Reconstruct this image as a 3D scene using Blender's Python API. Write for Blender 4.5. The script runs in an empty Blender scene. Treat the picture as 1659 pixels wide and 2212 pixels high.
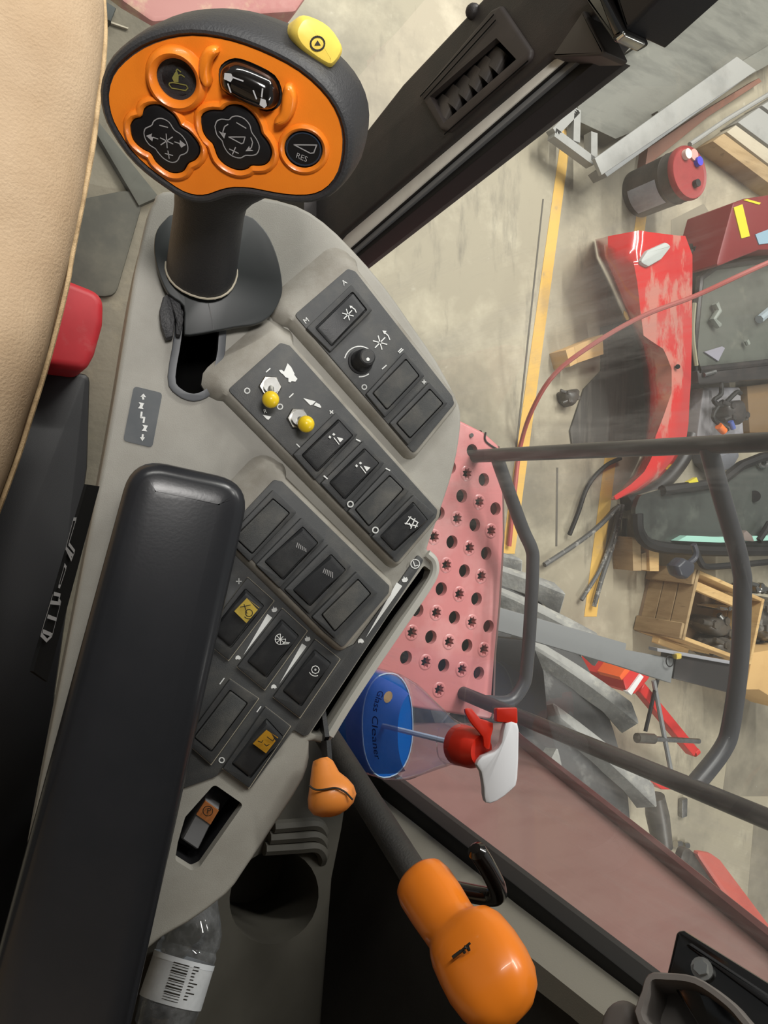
import bpy, bmesh, math, random
from mathutils import Vector, Matrix, noise
from mathutils.geometry import tessellate_polygon
random.seed(7)
scene = bpy.context.scene
COL = scene.collection

# ------------------------------------------------------------------ camera
FPX, CXP, CYP, HCAM = 1660.0, 829.5, 1106.0, 3.0
D = Vector(((-160 - CXP) / FPX, -(1075 - CYP) / FPX, 1.0)).normalized()   # straight down, in camera axes
WZ = -D
WY = (Vector((0, 1, 0)) - Vector((0, 1, 0)).dot(WZ) * WZ).normalized()
WX = -(WY.cross(WZ))
CAMPOS = Vector((0, 0, HCAM))

def ray(px, py):
    c = Vector(((px - CXP) / FPX, -(py - CYP) / FPX, 1.0))
    return Vector((WX.dot(c), WY.dot(c), WZ.dot(c)))
def Pz(px, py, z):
    r = ray(px, py); return CAMPOS + r * ((z - HCAM) / r.z)
def Px(px, py, x):
    r = ray(px, py); return CAMPOS + r * (x / r.x)
def Py(px, py, y):
    r = ray(px, py); return CAMPOS + r * (y / r.y)
def Pd(px, py, d):
    return CAMPOS + ray(px, py) * d

cam_data = bpy.data.cameras.new('camera')
cam = bpy.data.objects.new('camera', cam_data); COL.objects.link(cam)
right = Vector((WX.x, WY.x, WZ.x)); upv = Vector((WX.y, WY.y, WZ.y)); fwd = Vector((WX.z, WY.z, WZ.z))
rot = Matrix((right, upv, -fwd)).transposed()
cam.matrix_world = Matrix.Translation(CAMPOS) @ rot.to_4x4()
cam_data.sensor_fit = 'VERTICAL'
cam_data.sensor_height = 36.0
cam_data.lens = FPX * 36.0 / 2212.0
cam_data.clip_start = 0.02
scene.camera = cam

# ------------------------------------------------------------------ world, lamps, exposure
world = bpy.data.worlds.new('shop_air'); scene.world = world; world.use_nodes = True
bg = world.node_tree.nodes['Background']
bg.inputs[0].default_value = (0.96, 0.98, 1.0, 1); bg.inputs[1].default_value = 0.13
scene.view_settings.view_transform = 'Standard'
scene.view_settings.look = 'None'
scene.view_settings.gamma = 1.0
scene.view_settings.use_curve_mapping = False
scene.view_settings.exposure = 0.55
def tube_light(name, loc, length, width, power, rz, col=(1.0, 0.97, 0.92)):
    l = bpy.data.lights.new(name, 'AREA'); l.shape = 'RECTANGLE'; l.size = length; l.size_y = width
    l.energy = power; l.color = col
    o = bpy.data.objects.new(name, l); COL.objects.link(o)
    o.location = loc; o.rotation_euler = (0, 0, rz)
    return o
for x, y, ln, p, rz in ((3.2, 4.8, 4.5, 400, math.pi / 2), (6.2, 4.4, 4.5, 190, math.pi / 2), (0.0, 5.4, 6.0, 330, 0), (4.4, -5.6, 4.5, 240, math.pi / 2)):
    tube_light('shop_tube_lamp', (x, y, 6.6), ln, 0.28, p, rz)
lever_fill = tube_light('lever_fill_light', (-0.08, 0.22, 3.48), 0.20, 0.12, 0.62, 0, (1.0, 0.97, 0.93))   # added fill light, unseen, to brighten the face of the control lever
lever_fill.data.spread = 1.0
lever_fill.rotation_euler = (0.10, -0.24, 0.0)

# ------------------------------------------------------------------ helpers
def s2l(c):
    return c / 12.92 if c <= 0.04045 else ((c + 0.055) / 1.055) ** 2.4
def rgb(r, g, b):
    return (s2l(r / 255), s2l(g / 255), s2l(b / 255), 1)

MATS = {}
def mk(name, col, rough=0.5, metal=0.0, col2=None, nscale=12.0, namt=0.5, lo=0.42, hi=0.66, bump=0.0, bscale=400.0,
       spec=0.5, coat=0.0, trans=0.0, ior=1.45, alpha=1.0, rvar=0.0, stretch=None):
    m = bpy.data.materials.new(name); m.use_nodes = True
    nt = m.node_tree; bs = nt.nodes['Principled BSDF']
    bs.inputs['Base Color'].default_value = col
    bs.inputs['Roughness'].default_value = rough
    bs.inputs['Metallic'].default_value = metal
    bs.inputs['Specular IOR Level'].default_value = spec
    bs.inputs['Coat Weight'].default_value = coat
    bs.inputs['Coat Roughness'].default_value = 0.08
    bs.inputs['Transmission Weight'].default_value = trans
    bs.inputs['IOR'].default_value = ior
    bs.inputs['Alpha'].default_value = alpha
    tc = nt.nodes.new('ShaderNodeTexCoord')
    src = tc.outputs['Object']
    if stretch:
        mp = nt.nodes.new('ShaderNodeMapping'); mp.inputs['Scale'].default_value = stretch
        nt.links.new(src, mp.inputs['Vector']); src = mp.outputs['Vector']
    if col2:
        n = nt.nodes.new('ShaderNodeTexNoise'); n.inputs['Scale'].default_value = nscale
        n.inputs['Detail'].default_value = 6; n.inputs['Roughness'].default_value = 0.62
        nt.links.new(src, n.inputs['Vector'])
        mr = nt.nodes.new('ShaderNodeMapRange'); mr.inputs['From Min'].default_value = lo; mr.inputs['From Max'].default_value = hi
        mr.inputs['To Max'].default_value = namt
        nt.links.new(n.outputs['Fac'], mr.inputs['Value'])
        mx = nt.nodes.new('ShaderNodeMix'); mx.data_type = 'RGBA'
        mx.inputs[6].default_value = col; mx.inputs[7].default_value = col2
        nt.links.new(mr.outputs[0], mx.inputs[0]); nt.links.new(mx.outputs[2], bs.inputs['Base Color'])
        if rvar:
            ad = nt.nodes.new('ShaderNodeMath'); ad.operation = 'MULTIPLY_ADD'
            ad.inputs[1].default_value = rvar; ad.inputs[2].default_value = rough
            nt.links.new(mr.outputs[0], ad.inputs[0]); nt.links.new(ad.outputs[0], bs.inputs['Roughness'])
    if bump:
        n2 = nt.nodes.new('ShaderNodeTexNoise'); n2.inputs['Scale'].default_value = bscale; n2.inputs['Detail'].default_value = 3
        nt.links.new(src, n2.inputs['Vector'])
        b = nt.nodes.new('ShaderNodeBump'); b.inputs['Strength'].default_value = bump; b.inputs['Distance'].default_value = 0.002
        nt.links.new(n2.outputs['Fac'], b.inputs['Height']); nt.links.new(b.outputs[0], bs.inputs['Normal'])
    MATS[name] = m
    return m

def ramp_mat(name, layers, rough=0.6, spec=0.4, bump=0.0, bscale=40, coat=0.0):
    """layers: base colour then (colour, scale, lo, hi, amount, stretch) noise layers on top"""
    m = bpy.data.materials.new(name); m.use_nodes = True
    nt = m.node_tree; bs = nt.nodes['Principled BSDF']
    bs.inputs['Roughness'].default_value = rough; bs.inputs['Specular IOR Level'].default_value = spec
    bs.inputs['Coat Weight'].default_value = coat; bs.inputs['Coat Roughness'].default_value = 0.05
    tc = nt.nodes.new('ShaderNodeTexCoord')
    prev = nt.nodes.new('ShaderNodeRGB'); prev.outputs[0].default_value = layers[0]; out = prev.outputs[0]
    for i, (c, sc, lo, hi, amt, st) in enumerate(layers[1:]):
        mp = nt.nodes.new('ShaderNodeMapping'); mp.inputs['Scale'].default_value = st or (1, 1, 1)
        mp.inputs['Location'].default_value = (i * 3.7, i * 1.3, i * 2.1)
        nt.links.new(tc.outputs['Object'], mp.inputs['Vector'])
        n = nt.nodes.new('ShaderNodeTexNoise'); n.inputs['Scale'].default_value = sc; n.inputs['Detail'].default_value = 7
        n.inputs['Roughness'].default_value = 0.65
        nt.links.new(mp.outputs[0], n.inputs['Vector'])
        mr = nt.nodes.new('ShaderNodeMapRange'); mr.inputs['From Min'].default_value = lo; mr.inputs['From Max'].default_value = hi
        mr.inputs['To Max'].default_value = amt
        nt.links.new(n.outputs['Fac'], mr.inputs['Value'])
        mx = nt.nodes.new('ShaderNodeMix'); mx.data_type = 'RGBA'
        nt.links.new(out, mx.inputs[6]); mx.inputs[7].default_value = c
        nt.links.new(mr.outputs[0], mx.inputs[0]); out = mx.outputs[2]
    nt.links.new(out, bs.inputs['Base Color'])
    if bump:
        n2 = nt.nodes.new('ShaderNodeTexNoise'); n2.inputs['Scale'].default_value = bscale; n2.inputs['Detail'].default_value = 5
        nt.links.new(tc.outputs['Object'], n2.inputs['Vector'])
        b = nt.nodes.new('ShaderNodeBump'); b.inputs['Strength'].default_value = bump; b.inputs['Distance'].default_value = 0.004
        nt.links.new(n2.outputs['Fac'], b.inputs['Height']); nt.links.new(b.outputs[0], bs.inputs['Normal'])
    MATS[name] = m
    return m

def glass_mat(name, tint, refl_ior=1.5, dust=0.0, dustcol=(0.5, 0.5, 0.47, 1), dscale=(1, 1, 1), dlo=0.5, dhi=0.8, extra=0.0, rough=0.0, floor=0.0):
    """thin clear sheet: straight-through tint, Fresnel mirror, dust film"""
    m = bpy.data.materials.new(name); m.use_nodes = True
    nt = m.node_tree; nt.nodes.remove(nt.nodes['Principled BSDF'])
    out = nt.nodes['Material Output']
    tr = nt.nodes.new('ShaderNodeBsdfTransparent'); tr.inputs[0].default_value = tint
    gl = nt.nodes.new('ShaderNodeBsdfGlossy'); gl.inputs['Roughness'].default_value = rough
    fr = nt.nodes.new('ShaderNodeFresnel')
    ge = nt.nodes.new('ShaderNodeNewGeometry'); io = nt.nodes.new('ShaderNodeMath'); io.operation = 'MULTIPLY_ADD'   # same Fresnel from both sides
    io.inputs[1].default_value = 1 / refl_ior - refl_ior; io.inputs[2].default_value = refl_ior
    nt.links.new(ge.outputs['Backfacing'], io.inputs[0]); nt.links.new(io.outputs[0], fr.inputs[0])
    mx = nt.nodes.new('ShaderNodeMixShader')
    nt.links.new(fr.outputs[0], mx.inputs[0]); nt.links.new(tr.outputs[0], mx.inputs[1]); nt.links.new(gl.outputs[0], mx.inputs[2])
    last = mx.outputs[0]
    if dust or floor:
        tc = nt.nodes.new('ShaderNodeTexCoord'); mp = nt.nodes.new('ShaderNodeMapping'); mp.inputs['Scale'].default_value = dscale
        nt.links.new(tc.outputs['Object'], mp.inputs[0])
        n = nt.nodes.new('ShaderNodeTexNoise'); n.inputs['Scale'].default_value = 1.0; n.inputs['Detail'].default_value = 8
        n.inputs['Roughness'].default_value = 0.7
        nt.links.new(mp.outputs[0], n.inputs['Vector'])
        mr = nt.nodes.new('ShaderNodeMapRange'); mr.inputs['From Min'].default_value = dlo; mr.inputs['From Max'].default_value = dhi
        mr.inputs['To Min'].default_value = floor; mr.inputs['To Max'].default_value = floor + dust
        nt.links.new(n.outputs['Fac'], mr.inputs['Value'])
        df = nt.nodes.new('ShaderNodeBsdfDiffuse'); df.inputs[0].default_value = dustcol
        tl = nt.nodes.new('ShaderNodeBsdfTranslucent'); tl.inputs[0].default_value = dustcol
        m0 = nt.nodes.new('ShaderNodeMixShader'); m0.inputs[0].default_value = 0.5
        nt.links.new(df.outputs[0], m0.inputs[1]); nt.links.new(tl.outputs[0], m0.inputs[2])
        m2 = nt.nodes.new('ShaderNodeMixShader')
        nt.links.new(mr.outputs[0], m2.inputs[0]); nt.links.new(last, m2.inputs[1]); nt.links.new(m0.outputs[0], m2.inputs[2])
        last = m2.outputs[0]
    nt.links.new(last, out.inputs[0])
    MATS[name] = m
    return m

MW = {}
def finish(bm, angle=0.7):
    bmesh.ops.remove_doubles(bm, verts=bm.verts, dist=1e-6)
    bmesh.ops.recalc_face_normals(bm, faces=bm.faces)
    for f in bm.faces: f.smooth = True
    for e in bm.edges:
        if len(e.link_faces) == 2:
            try:
                if e.calc_face_angle() > angle: e.smooth = False
            except ValueError: pass
        else: e.smooth = False
def mesh_from(bm, name, mat, angle=0.7):
    finish(bm, angle)
    me = bpy.data.meshes.new(name); bm.to_mesh(me); bm.free()
    if isinstance(mat, (list, tuple)):
        for x in mat: me.materials.append(x)
    else: me.materials.append(mat)
    return me
def tag(o, label=None, cat=None, group=None, kind=None):
    if label: o['label'] = label
    if cat: o['category'] = cat
    if group: o['group'] = group
    if kind: o['kind'] = kind
    return o
def thing(name, label, cat, M=None, local=False, group=None, kind=None):
    """Empty root. local=True: part meshes are in the root's own axes, else in world axes"""
    o = bpy.data.objects.new(name, None); COL.objects.link(o)
    M = M if M is not None else Matrix.Identity(4)
    o.matrix_world = M; o.empty_display_size = 0.05
    MW[o.name] = (M.copy(), local)
    return tag(o, label, cat, group, kind)
def part(name, bm, mat, parent, label=None, angle=0.7, kind=None):
    me = mesh_from(bm, name, mat, angle) if isinstance(bm, bmesh.types.BMesh) else bm
    o = bpy.data.objects.new(name, me); COL.objects.link(o)
    M, local = MW[parent.name]
    o.parent = parent
    if not local: o.matrix_parent_inverse = M.inverted(); MW[o.name] = (Matrix.Identity(4), False)
    else: MW[o.name] = (M, True)
    if label: o['label'] = label
    if kind: o['kind'] = kind
    return o
def solo(name, bm, mat, label=None, cat=None, group=None, kind=None, angle=0.7):
    """one-mesh thing; origin moved to its base"""
    finish(bm, angle)
    lo = Vector((min(v.co.x for v in bm.verts), min(v.co.y for v in bm.verts), min(v.co.z for v in bm.verts)))
    hi = Vector((max(v.co.x for v in bm.verts), max(v.co.y for v in bm.verts), max(v.co.z for v in bm.verts)))
    c = Vector(((lo.x + hi.x) / 2, (lo.y + hi.y) / 2, lo.z))
    bmesh.ops.translate(bm, verts=bm.verts, vec=-c)
    me = mesh_from(bm, name, mat, angle)
    o = bpy.data.objects.new(name, me); COL.objects.link(o); o.matrix_world = Matrix.Translation(c)
    MW[o.name] = (Matrix.Translation(c), False)
    return tag(o, label, cat, group, kind)

class Frame:
    def __init__(s, o, n, up):
        s.o = Vector(o); s.n = Vector(n).normalized()
        up = Vector(up); s.v = (up - up.dot(s.n) * s.n).normalized(); s.u = s.v.cross(s.n)
        R = Matrix((s.u, s.v, s.n)).transposed()
        s.M = Matrix.Translation(s.o) @ R.to_4x4()
    def px(s, x, y, h=0.0):
        r = ray(x, y); p0 = s.o + s.n * h
        t = (p0 - CAMPOS).dot(s.n) / r.dot(s.n)
        p = CAMPOS + r * t - s.o
        return Vector((p.dot(s.u), p.dot(s.v), h))
    def loc(s, p):
        p = Vector(p) - s.o
        return Vector((p.dot(s.u), p.dot(s.v), p.dot(s.n)))
    def poly(s, pts, h=0.0):
        return [s.px(x, y, h).xy for x, y in pts]

def area2(p):
    return sum(p[i].x * p[(i + 1) % len(p)].y - p[(i + 1) % len(p)].x * p[i].y for i in range(len(p))) / 2
def ccw(p):
    p = [Vector(q) for q in p]
    return p if area2(p) > 0 else p[::-1]
def rounded(pts, r, n=5):
    pts = ccw(pts); out = []
    N = len(pts)
    for i in range(N):
        a, b, c = pts[i - 1], pts[i], pts[(i + 1) % N]
        d1 = (a - b); d2 = (c - b); l1, l2 = d1.length, d2.length
        if l1 < 1e-9 or l2 < 1e-9: continue
        d1 /= l1; d2 /= l2
        ang = math.acos(max(-1, min(1, d1.dot(d2))))
        rr = r if not isinstance(r, (list, tuple)) else r[i]
        if ang > 2.95 or rr <= 0: out.append(b); continue
        t = min(rr / math.tan(ang / 2), l1 * 0.46, l2 * 0.46)
        p, q = b + d1 * t, b + d2 * t
        for k in range(n + 1):
            s = k / n
            out.append((1 - s) ** 2 * p + 2 * s * (1 - s) * b + s * s * q)
    return out
def smooth_closed(pts, n=4):
    pts = ccw(pts); N = len(pts); out = []
    for i in range(N):
        p0, p1, p2, p3 = pts[i - 1], pts[i], pts[(i + 1) % N], pts[(i + 2) % N]
        for k in range(n):
            t = k / n
            out.append(0.5 * ((2 * p1) + (p2 - p0) * t + (2 * p0 - 5 * p1 + 4 * p2 - p3) * t * t + (3 * p1 - p0 - 3 * p2 + p3) * t ** 3))
    return out
def smooth_open(pts, n=6):
    P = [Vector(p) for p in pts]; P = [2 * P[0] - P[1]] + P + [2 * P[-1] - P[-2]]; out = []
    for i in range(1, len(P) - 2):
        p0, p1, p2, p3 = P[i - 1], P[i], P[i + 1], P[i + 2]
        for k in range(n):
            t = k / n
            out.append(0.5 * ((2 * p1) + (p2 - p0) * t + (2 * p0 - 5 * p1 + 4 * p2 - p3) * t * t + (3 * p1 - p0 - 3 * p2 + p3) * t ** 3))
    out.append(P[-2]); return out
def offs(pts, d, dirk=None):
    """offset a ccw outline outward by d (dirk=(vec,k): extra k where the normal faces vec)"""
    N = len(pts); out = []
    for i in range(N):
        a, b, c = pts[i - 1], pts[i], pts[(i + 1) % N]
        e1 = (b - a); e2 = (c - b)
        if e1.length < 1e-9: e1 = e2
        if e2.length < 1e-9: e2 = e1
        e1 = e1.normalized(); e2 = e2.normalized()
        n1 = Vector((e1.y, -e1.x)); n2 = Vector((e2.y, -e2.x)); nn = (n1 + n2)
        if nn.length < 1e-6: nn = n1
        nn.normalize(); k = 1 / max(0.5, nn.dot(n1))
        dd = d
        if dirk: dd *= 1 + dirk[1] * max(0.0, nn.dot(dirk[0]))
        out.append(b + nn * dd * k)
    return out
def shell(bm, outline, profile, holes=(), bottom=True, dirk=None, mi=0):
    """profile [(outward offset, height)] from top ring down; holes [(outline, depth, floor)]"""
    base = ccw(outline); rings = []
    for off, h in profile:
        rings.append([bm.verts.new((p.x, p.y, h)) for p in offs(base, off, dirk)])
    fs = []
    N = len(base)
    for r in range(len(rings) - 1):
        for i in range(N):
            j = (i + 1) % N
            fs.append(bm.faces.new((rings[r][i], rings[r + 1][i], rings[r + 1][j], rings[r][j])))
    top = rings[0]
    if not holes:
        fs.append(bm.faces.new(top))
    else:
        h0 = profile[0][1]
        loops = [[v.co.copy() for v in top]]; allv = list(top)
        for ho, dep, flo in holes:
            hp = ccw(ho); hv = [bm.verts.new((p.x, p.y, h0)) for p in hp]; K = len(hv)
            loops.append([v.co.copy() for v in hv]); allv += hv
            lv = [bm.verts.new((p.x, p.y, h0 - dep)) for p in hp]
            for i in range(K):
                j = (i + 1) % K; fs.append(bm.faces.new((hv[i], hv[j], lv[j], lv[i])))
            if flo: fs.append(bm.faces.new(lv))
        for t in tessellate_polygon(loops):
            try: fs.append(bm.faces.new([allv[i] for i in t]))
            except ValueError: pass
    if bottom: fs.append(bm.faces.new(rings[-1][::-1]))
    for f in fs: f.material_index = mi
    return fs
def rprof(r, top, bot, n=4, extra=0.0):
    """rounded edge of radius r at the top, straight wall to bot"""
    pr = [(-r * (1 - math.sin(a)) , top - r * (1 - math.cos(a))) for a in [k / n * math.pi / 2 for k in range(n + 1)]]
    pr.append((extra, bot)); return pr
def plate(fr, pts, r, top, bot, bev=0.0008, rn=4, holes=()):
    bm = bmesh.new()
    shell(bm, rounded(pts, r, rn), rprof(bev, top, bot, 2), holes)
    return bm
def strokes(bm, fr, lines, w, h):
    for ln in lines:
        P = [fr.px(x, y, h) for x, y in ln]
        for a, b in zip(P, P[1:]):
            d = (b - a).xy
            if d.length < 1e-8: continue
            d.normalize(); n = Vector((-d.y, d.x)) * w / 2; d = d * w * 0.35
            q = [a.xy - d + n, a.xy - d - n, b.xy + d - n, b.xy + d + n]
            bm.faces.new([bm.verts.new((c.x, c.y, h)) for c in q])
def fills(bm, fr, polys, h):
    for pl in polys:
        q = ccw(fr.poly(pl, h)); bm.faces.new([bm.verts.new((c.x, c.y, h)) for c in q])
def circ(cx, cy, r, n=20, a0=0, a1=None, ry=None, rot=0.0):
    a1 = a0 + 2 * math.pi if a1 is None else a1; ry = ry or r
    out = []
    for k in range(n + 1):
        a = a0 + (a1 - a0) * k / n; x, y = r * math.cos(a), ry * math.sin(a)
        out.append((cx + x * math.cos(rot) - y * math.sin(rot), cy + x * math.sin(rot) + y * math.cos(rot)))
    return out
FONT = {}
def text_bm(bm, s, fr, px, py, ex, size, h):
    """print s with baseline start at pixel (px,py), running towards pixel direction ex, letter height size (m)"""
    if s not in FONT:
        cu = bpy.data.curves.new('lettering', 'FONT'); cu.body = s; cu.size = 1.0; cu.resolution_u = 3
        ob = bpy.data.objects.new('lettering', cu); COL.objects.link(ob)
        dg = bpy.context.evaluated_depsgraph_get(); me = ob.evaluated_get(dg).to_mesh()
        FONT[s] = ([v.co.xy.copy() for v in me.vertices], [list(p.vertices) for p in me.polygons])
        ob.evaluated_get(dg).to_mesh_clear(); bpy.data.objects.remove(ob); bpy.data.curves.remove(cu)
    V, Fc = FONT[s]
    o = fr.px(px, py, h).xy; x = (fr.px(px + ex[0], py + ex[1], h).xy - o).normalized(); y = Vector((-x.y, x.x))
    vs = [bm.verts.new(((o + x * c.x * size + y * c.y * size).x, (o + x * c.x * size + y * c.y * size).y, h)) for c in V]
    for f in Fc:
        try: bm.faces.new([vs[i] for i in f])
        except ValueError: pass
def tube(bm, pts, r, seg=12, cap=True, sx=1.0):
    P = [Vector(p) for p in pts]; R = r if isinstance(r, (list, tuple)) else [r] * len(P)
    rings = []; prev = None
    for i, p in enumerate(P):
        t = (P[min(i + 1, len(P) - 1)] - P[max(i - 1, 0)]).normalized()
        if prev is None:
            a = Vector((0, 0, 1)) if abs(t.z) < 0.9 else Vector((1, 0, 0)); prev = a.cross(t).normalized()
        prev = (prev - prev.dot(t) * t).normalized(); b = t.cross(prev)
        rings.append([bm.verts.new(p + (prev * math.cos(k / seg * 2 * math.pi) * sx + b * math.sin(k / seg * 2 * math.pi)) * R[i]) for k in range(seg)])
    for i in range(len(rings) - 1):
        for k in range(seg):
            j = (k + 1) % seg; bm.faces.new((rings[i][k], rings[i][j], rings[i + 1][j], rings[i + 1][k]))
    if cap:
        bm.faces.new(rings[0][::-1]); bm.faces.new(rings[-1])
def loft(bm, secs, cap=True):
    """secs: list of rings (lists of Vector)"""
    rr = [[bm.verts.new(p) for p in s] for s in secs]; n = len(rr[0])
    for i in range(len(rr) - 1):
        for k in range(n):
            j = (k + 1) % n; bm.faces.new((rr[i][k], rr[i][j], rr[i + 1][j], rr[i + 1][k]))
    if cap: bm.faces.new(rr[0][::-1]); bm.faces.new(rr[-1])
def ering(c, a, b, n=24, e=2.0):
    """superellipse ring about c with half axes a, b (vectors)"""
    out = []
    for k in range(n):
        t = 2 * math.pi * k / n; x, y = math.cos(t), math.sin(t)
        out.append(c + a * (abs(x) ** (2 / e) * (1 if x >= 0 else -1)) + b * (abs(y) ** (2 / e) * (1 if y >= 0 else -1)))
    return out
def hexa(bm, b4, t4):
    """closed block from 4 bottom and 4 top corners (same order)"""
    B = [bm.verts.new(p) for p in b4]; T = [bm.verts.new(p) for p in t4]
    bm.faces.new(B[::-1]); bm.faces.new(T)
    for i in range(4):
        j = (i + 1) % 4; bm.faces.new((B[i], B[j], T[j], T[i]))
def bevel(bm, w, n=2):
    bmesh.ops.recalc_face_normals(bm, faces=bm.faces)
    bmesh.ops.bevel(bm, geom=list(bm.edges), offset=w, segments=n, affect='EDGES', profile=0.6, clamp_overlap=True)
def box(bm, c, s, R=None):
    R = R or Matrix.Identity(3); c = Vector(c)
    q = lambda x, y, z: c + R @ Vector((x * s[0] / 2, y * s[1] / 2, z * s[2] / 2))
    hexa(bm, [q(-1, -1, -1), q(1, -1, -1), q(1, 1, -1), q(-1, 1, -1)], [q(-1, -1, 1), q(1, -1, 1), q(1, 1, 1), q(-1, 1, 1)])
def slab(bm, pxs, ztop, zbot, r=0.0, bev=0.0):
    """flat piece whose top outline lies at height ztop (world axes)"""
    pts = [Pz(x, y, ztop).xy for x, y in pxs]
    pts = rounded(pts, r, 3) if r else ccw(pts)
    shell(bm, pts, rprof(bev, ztop, zbot, 2) if bev else [(0, ztop), (0, zbot)])
def bar(bm, a, b, w, t, up=(0, 0, 1)):
    a, b = Vector(a), Vector(b); d = (b - a).normalized(); up = Vector(up); s = d.cross(up).normalized(); u = s.cross(d)
    q = lambda p, i, j: p + s * i * w / 2 + u * j * t / 2
    hexa(bm, [q(a, -1, -1), q(a, 1, -1), q(a, 1, 1), q(a, -1, 1)], [q(b, -1, -1), q(b, 1, -1), q(b, 1, 1), q(b, -1, 1)])
def zc(ox, oy, s):
    return lambda pts: [(ox + x / s, oy + y / s) for x, y in pts]
# ------------------------------------------------------------------ materials
M_tan = mk('tan_plastic', rgb(158, 155, 147), 0.55, col2=rgb(142, 138, 129), nscale=30, namt=0.5, bump=0.12, bscale=1400)
M_tand = mk('tan_plastic_pad', rgb(152, 148, 139), 0.55, col2=rgb(118, 111, 99), nscale=40, namt=0.6, bump=0.12, bscale=1400)
M_panel = mk('dark_panel', rgb(68, 69, 70), 0.5, col2=rgb(100, 98, 92), nscale=60, namt=0.55, lo=0.45, hi=0.8, bump=0.15, bscale=1800)
M_bezel = mk('bezel_plastic', rgb(54, 55, 56), 0.5, col2=rgb(100, 96, 88), nscale=70, namt=0.5, lo=0.5, hi=0.8, bump=0.1, bscale=1800)
M_blank = mk('blank_plastic', rgb(62, 63, 63), 0.6, col2=rgb(110, 106, 98), nscale=55, namt=0.55, lo=0.45, hi=0.8, bump=0.25, bscale=2200)
M_rock = mk('rocker_plastic', rgb(44, 45, 47), 0.42, col2=rgb(92, 92, 90), nscale=45, namt=0.45, lo=0.5, hi=0.85, bump=0.1, bscale=2200)
M_black = mk('black_plastic', rgb(30, 30, 32), 0.45, bump=0.1, bscale=1500)
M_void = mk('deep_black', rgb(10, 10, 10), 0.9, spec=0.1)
M_print = mk('white_print', rgb(225, 226, 224), 0.6)
M_printg = mk('grey_print', rgb(150, 148, 148), 0.6)
M_printd = mk('dark_print', rgb(32, 28, 20), 0.6)
M_dust = mk('dusty_edge', rgb(176, 168, 150), 0.8)
M_yell = mk('yellow_plastic', rgb(240, 205, 40), 0.3, coat=0.2)
M_ylab = mk('yellow_label', rgb(205, 178, 80), 0.5, col2=rgb(180, 150, 60), nscale=80)
M_olab = mk('ochre_label', rgb(190, 140, 40), 0.5, col2=rgb(150, 105, 25), nscale=80)
M_plab = mk('orange_label', rgb(205, 130, 75), 0.5, col2=rgb(180, 105, 55), nscale=80)
M_chrome = mk('chrome', rgb(190, 188, 182), 0.18, 1.0)
M_steel = mk('dull_steel', rgb(150, 150, 148), 0.4, 0.9, col2=rgb(90, 88, 84), nscale=30)
M_orange = mk('orange_plastic', rgb(238, 132, 36), 0.32, col2=rgb(205, 100, 18), nscale=14, namt=0.35, coat=0.15, bump=0.06, bscale=1500)
M_orang2 = mk('orange_grip', rgb(232, 126, 34), 0.3, col2=rgb(120, 62, 20), nscale=24, namt=0.55, lo=0.6, hi=0.8, coat=0.2)
M_orang3 = mk('worn_orange_knob', rgb(222, 134, 58), 0.35, col2=rgb(105, 70, 42), nscale=38, namt=0.75, lo=0.58, hi=0.74, coat=0.15)
M_soft = mk('soft_black_grip', rgb(48, 48, 50), 0.5, col2=rgb(70, 66, 62), nscale=18, namt=0.5, lo=0.5, hi=0.8, bump=0.2, bscale=900)
M_arm = mk('armrest_vinyl', rgb(38, 39, 42), 0.26, col2=rgb(44, 44, 47), nscale=20, namt=0.5, bump=0.02, bscale=600)
M_gloss = mk('gloss_black', rgb(22, 20, 19), 0.12, coat=0.5)
M_seat = mk('seat_fabric', rgb(180, 156, 128), 0.8, col2=rgb(160, 134, 104), nscale=9, namt=0.6, bump=0.35, bscale=500)
M_seam = mk('seat_seam', rgb(196, 168, 128), 0.8, col2=rgb(120, 95, 65), nscale=60, namt=0.6, bump=0.4, bscale=700)
M_stitch = mk('dark_seam_thread', rgb(92, 70, 46), 0.9)  # dark brown thread along the seat seam

# ------------------------------------------------------------------ control console
rc = ray(700, 1100)
CN = (Vector((0, 0, 1)) * 0.5 + (-rc.normalized()) * 0.5).normalized()
C = Frame(Pd(700, 1100, 0.5), CN, (0, 1, 0))
console = thing('control_console', 'grey tan armrest console with rows of black rocker switches', 'console', C.M, True)

PAD, PT = 0.010, 0.0112
body_px = [(316, 470), (333, 432), (352, 412), (450, 410), (560, 424), (640, 442), (700, 478), (760, 535), (830, 615), (890, 700), (945, 780), (985, 855),
           (997, 893), (994, 945), (982, 1010), (962, 1075), (940, 1140), (924, 1186), (938, 1200), (946, 1222), (942, 1250), (900, 1318), (850, 1395),
           (800, 1470), (750, 1545), (714, 1604), (690, 1606), (669, 1604), (669, 1638), (655, 1685), (606, 1765), (528, 1882), (489, 1934), (407, 1995),
           (350, 2027), (250, 2100), (110, 2120), (30, 2060), (66, 1800), (140, 1420), (226, 970), (262, 760), (290, 590)]
slot_px = [(424, 560), (452, 568), (474, 717), (458, 820), (446, 842), (418, 853), (390, 842), (377, 815), (392, 717), (400, 580)]
pre_px = [(463, 1694), (526, 1738), (432, 1872), (414, 1881), (378, 1858), (384, 1820), (400, 1765)]
thr_px = [(916, 1221), (931, 1233), (926, 1252), (862, 1338), (797, 1432), (742, 1517), (706, 1574), (694, 1590), (669, 1586), (760, 1448), (838, 1330)]
bm = bmesh.new()
h_slot = smooth_closed(C.poly(slot_px), 3); h_pre = rounded(C.poly(pre_px), 0.003); h_thr = rounded(C.poly(thr_px), 0.002)
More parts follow.
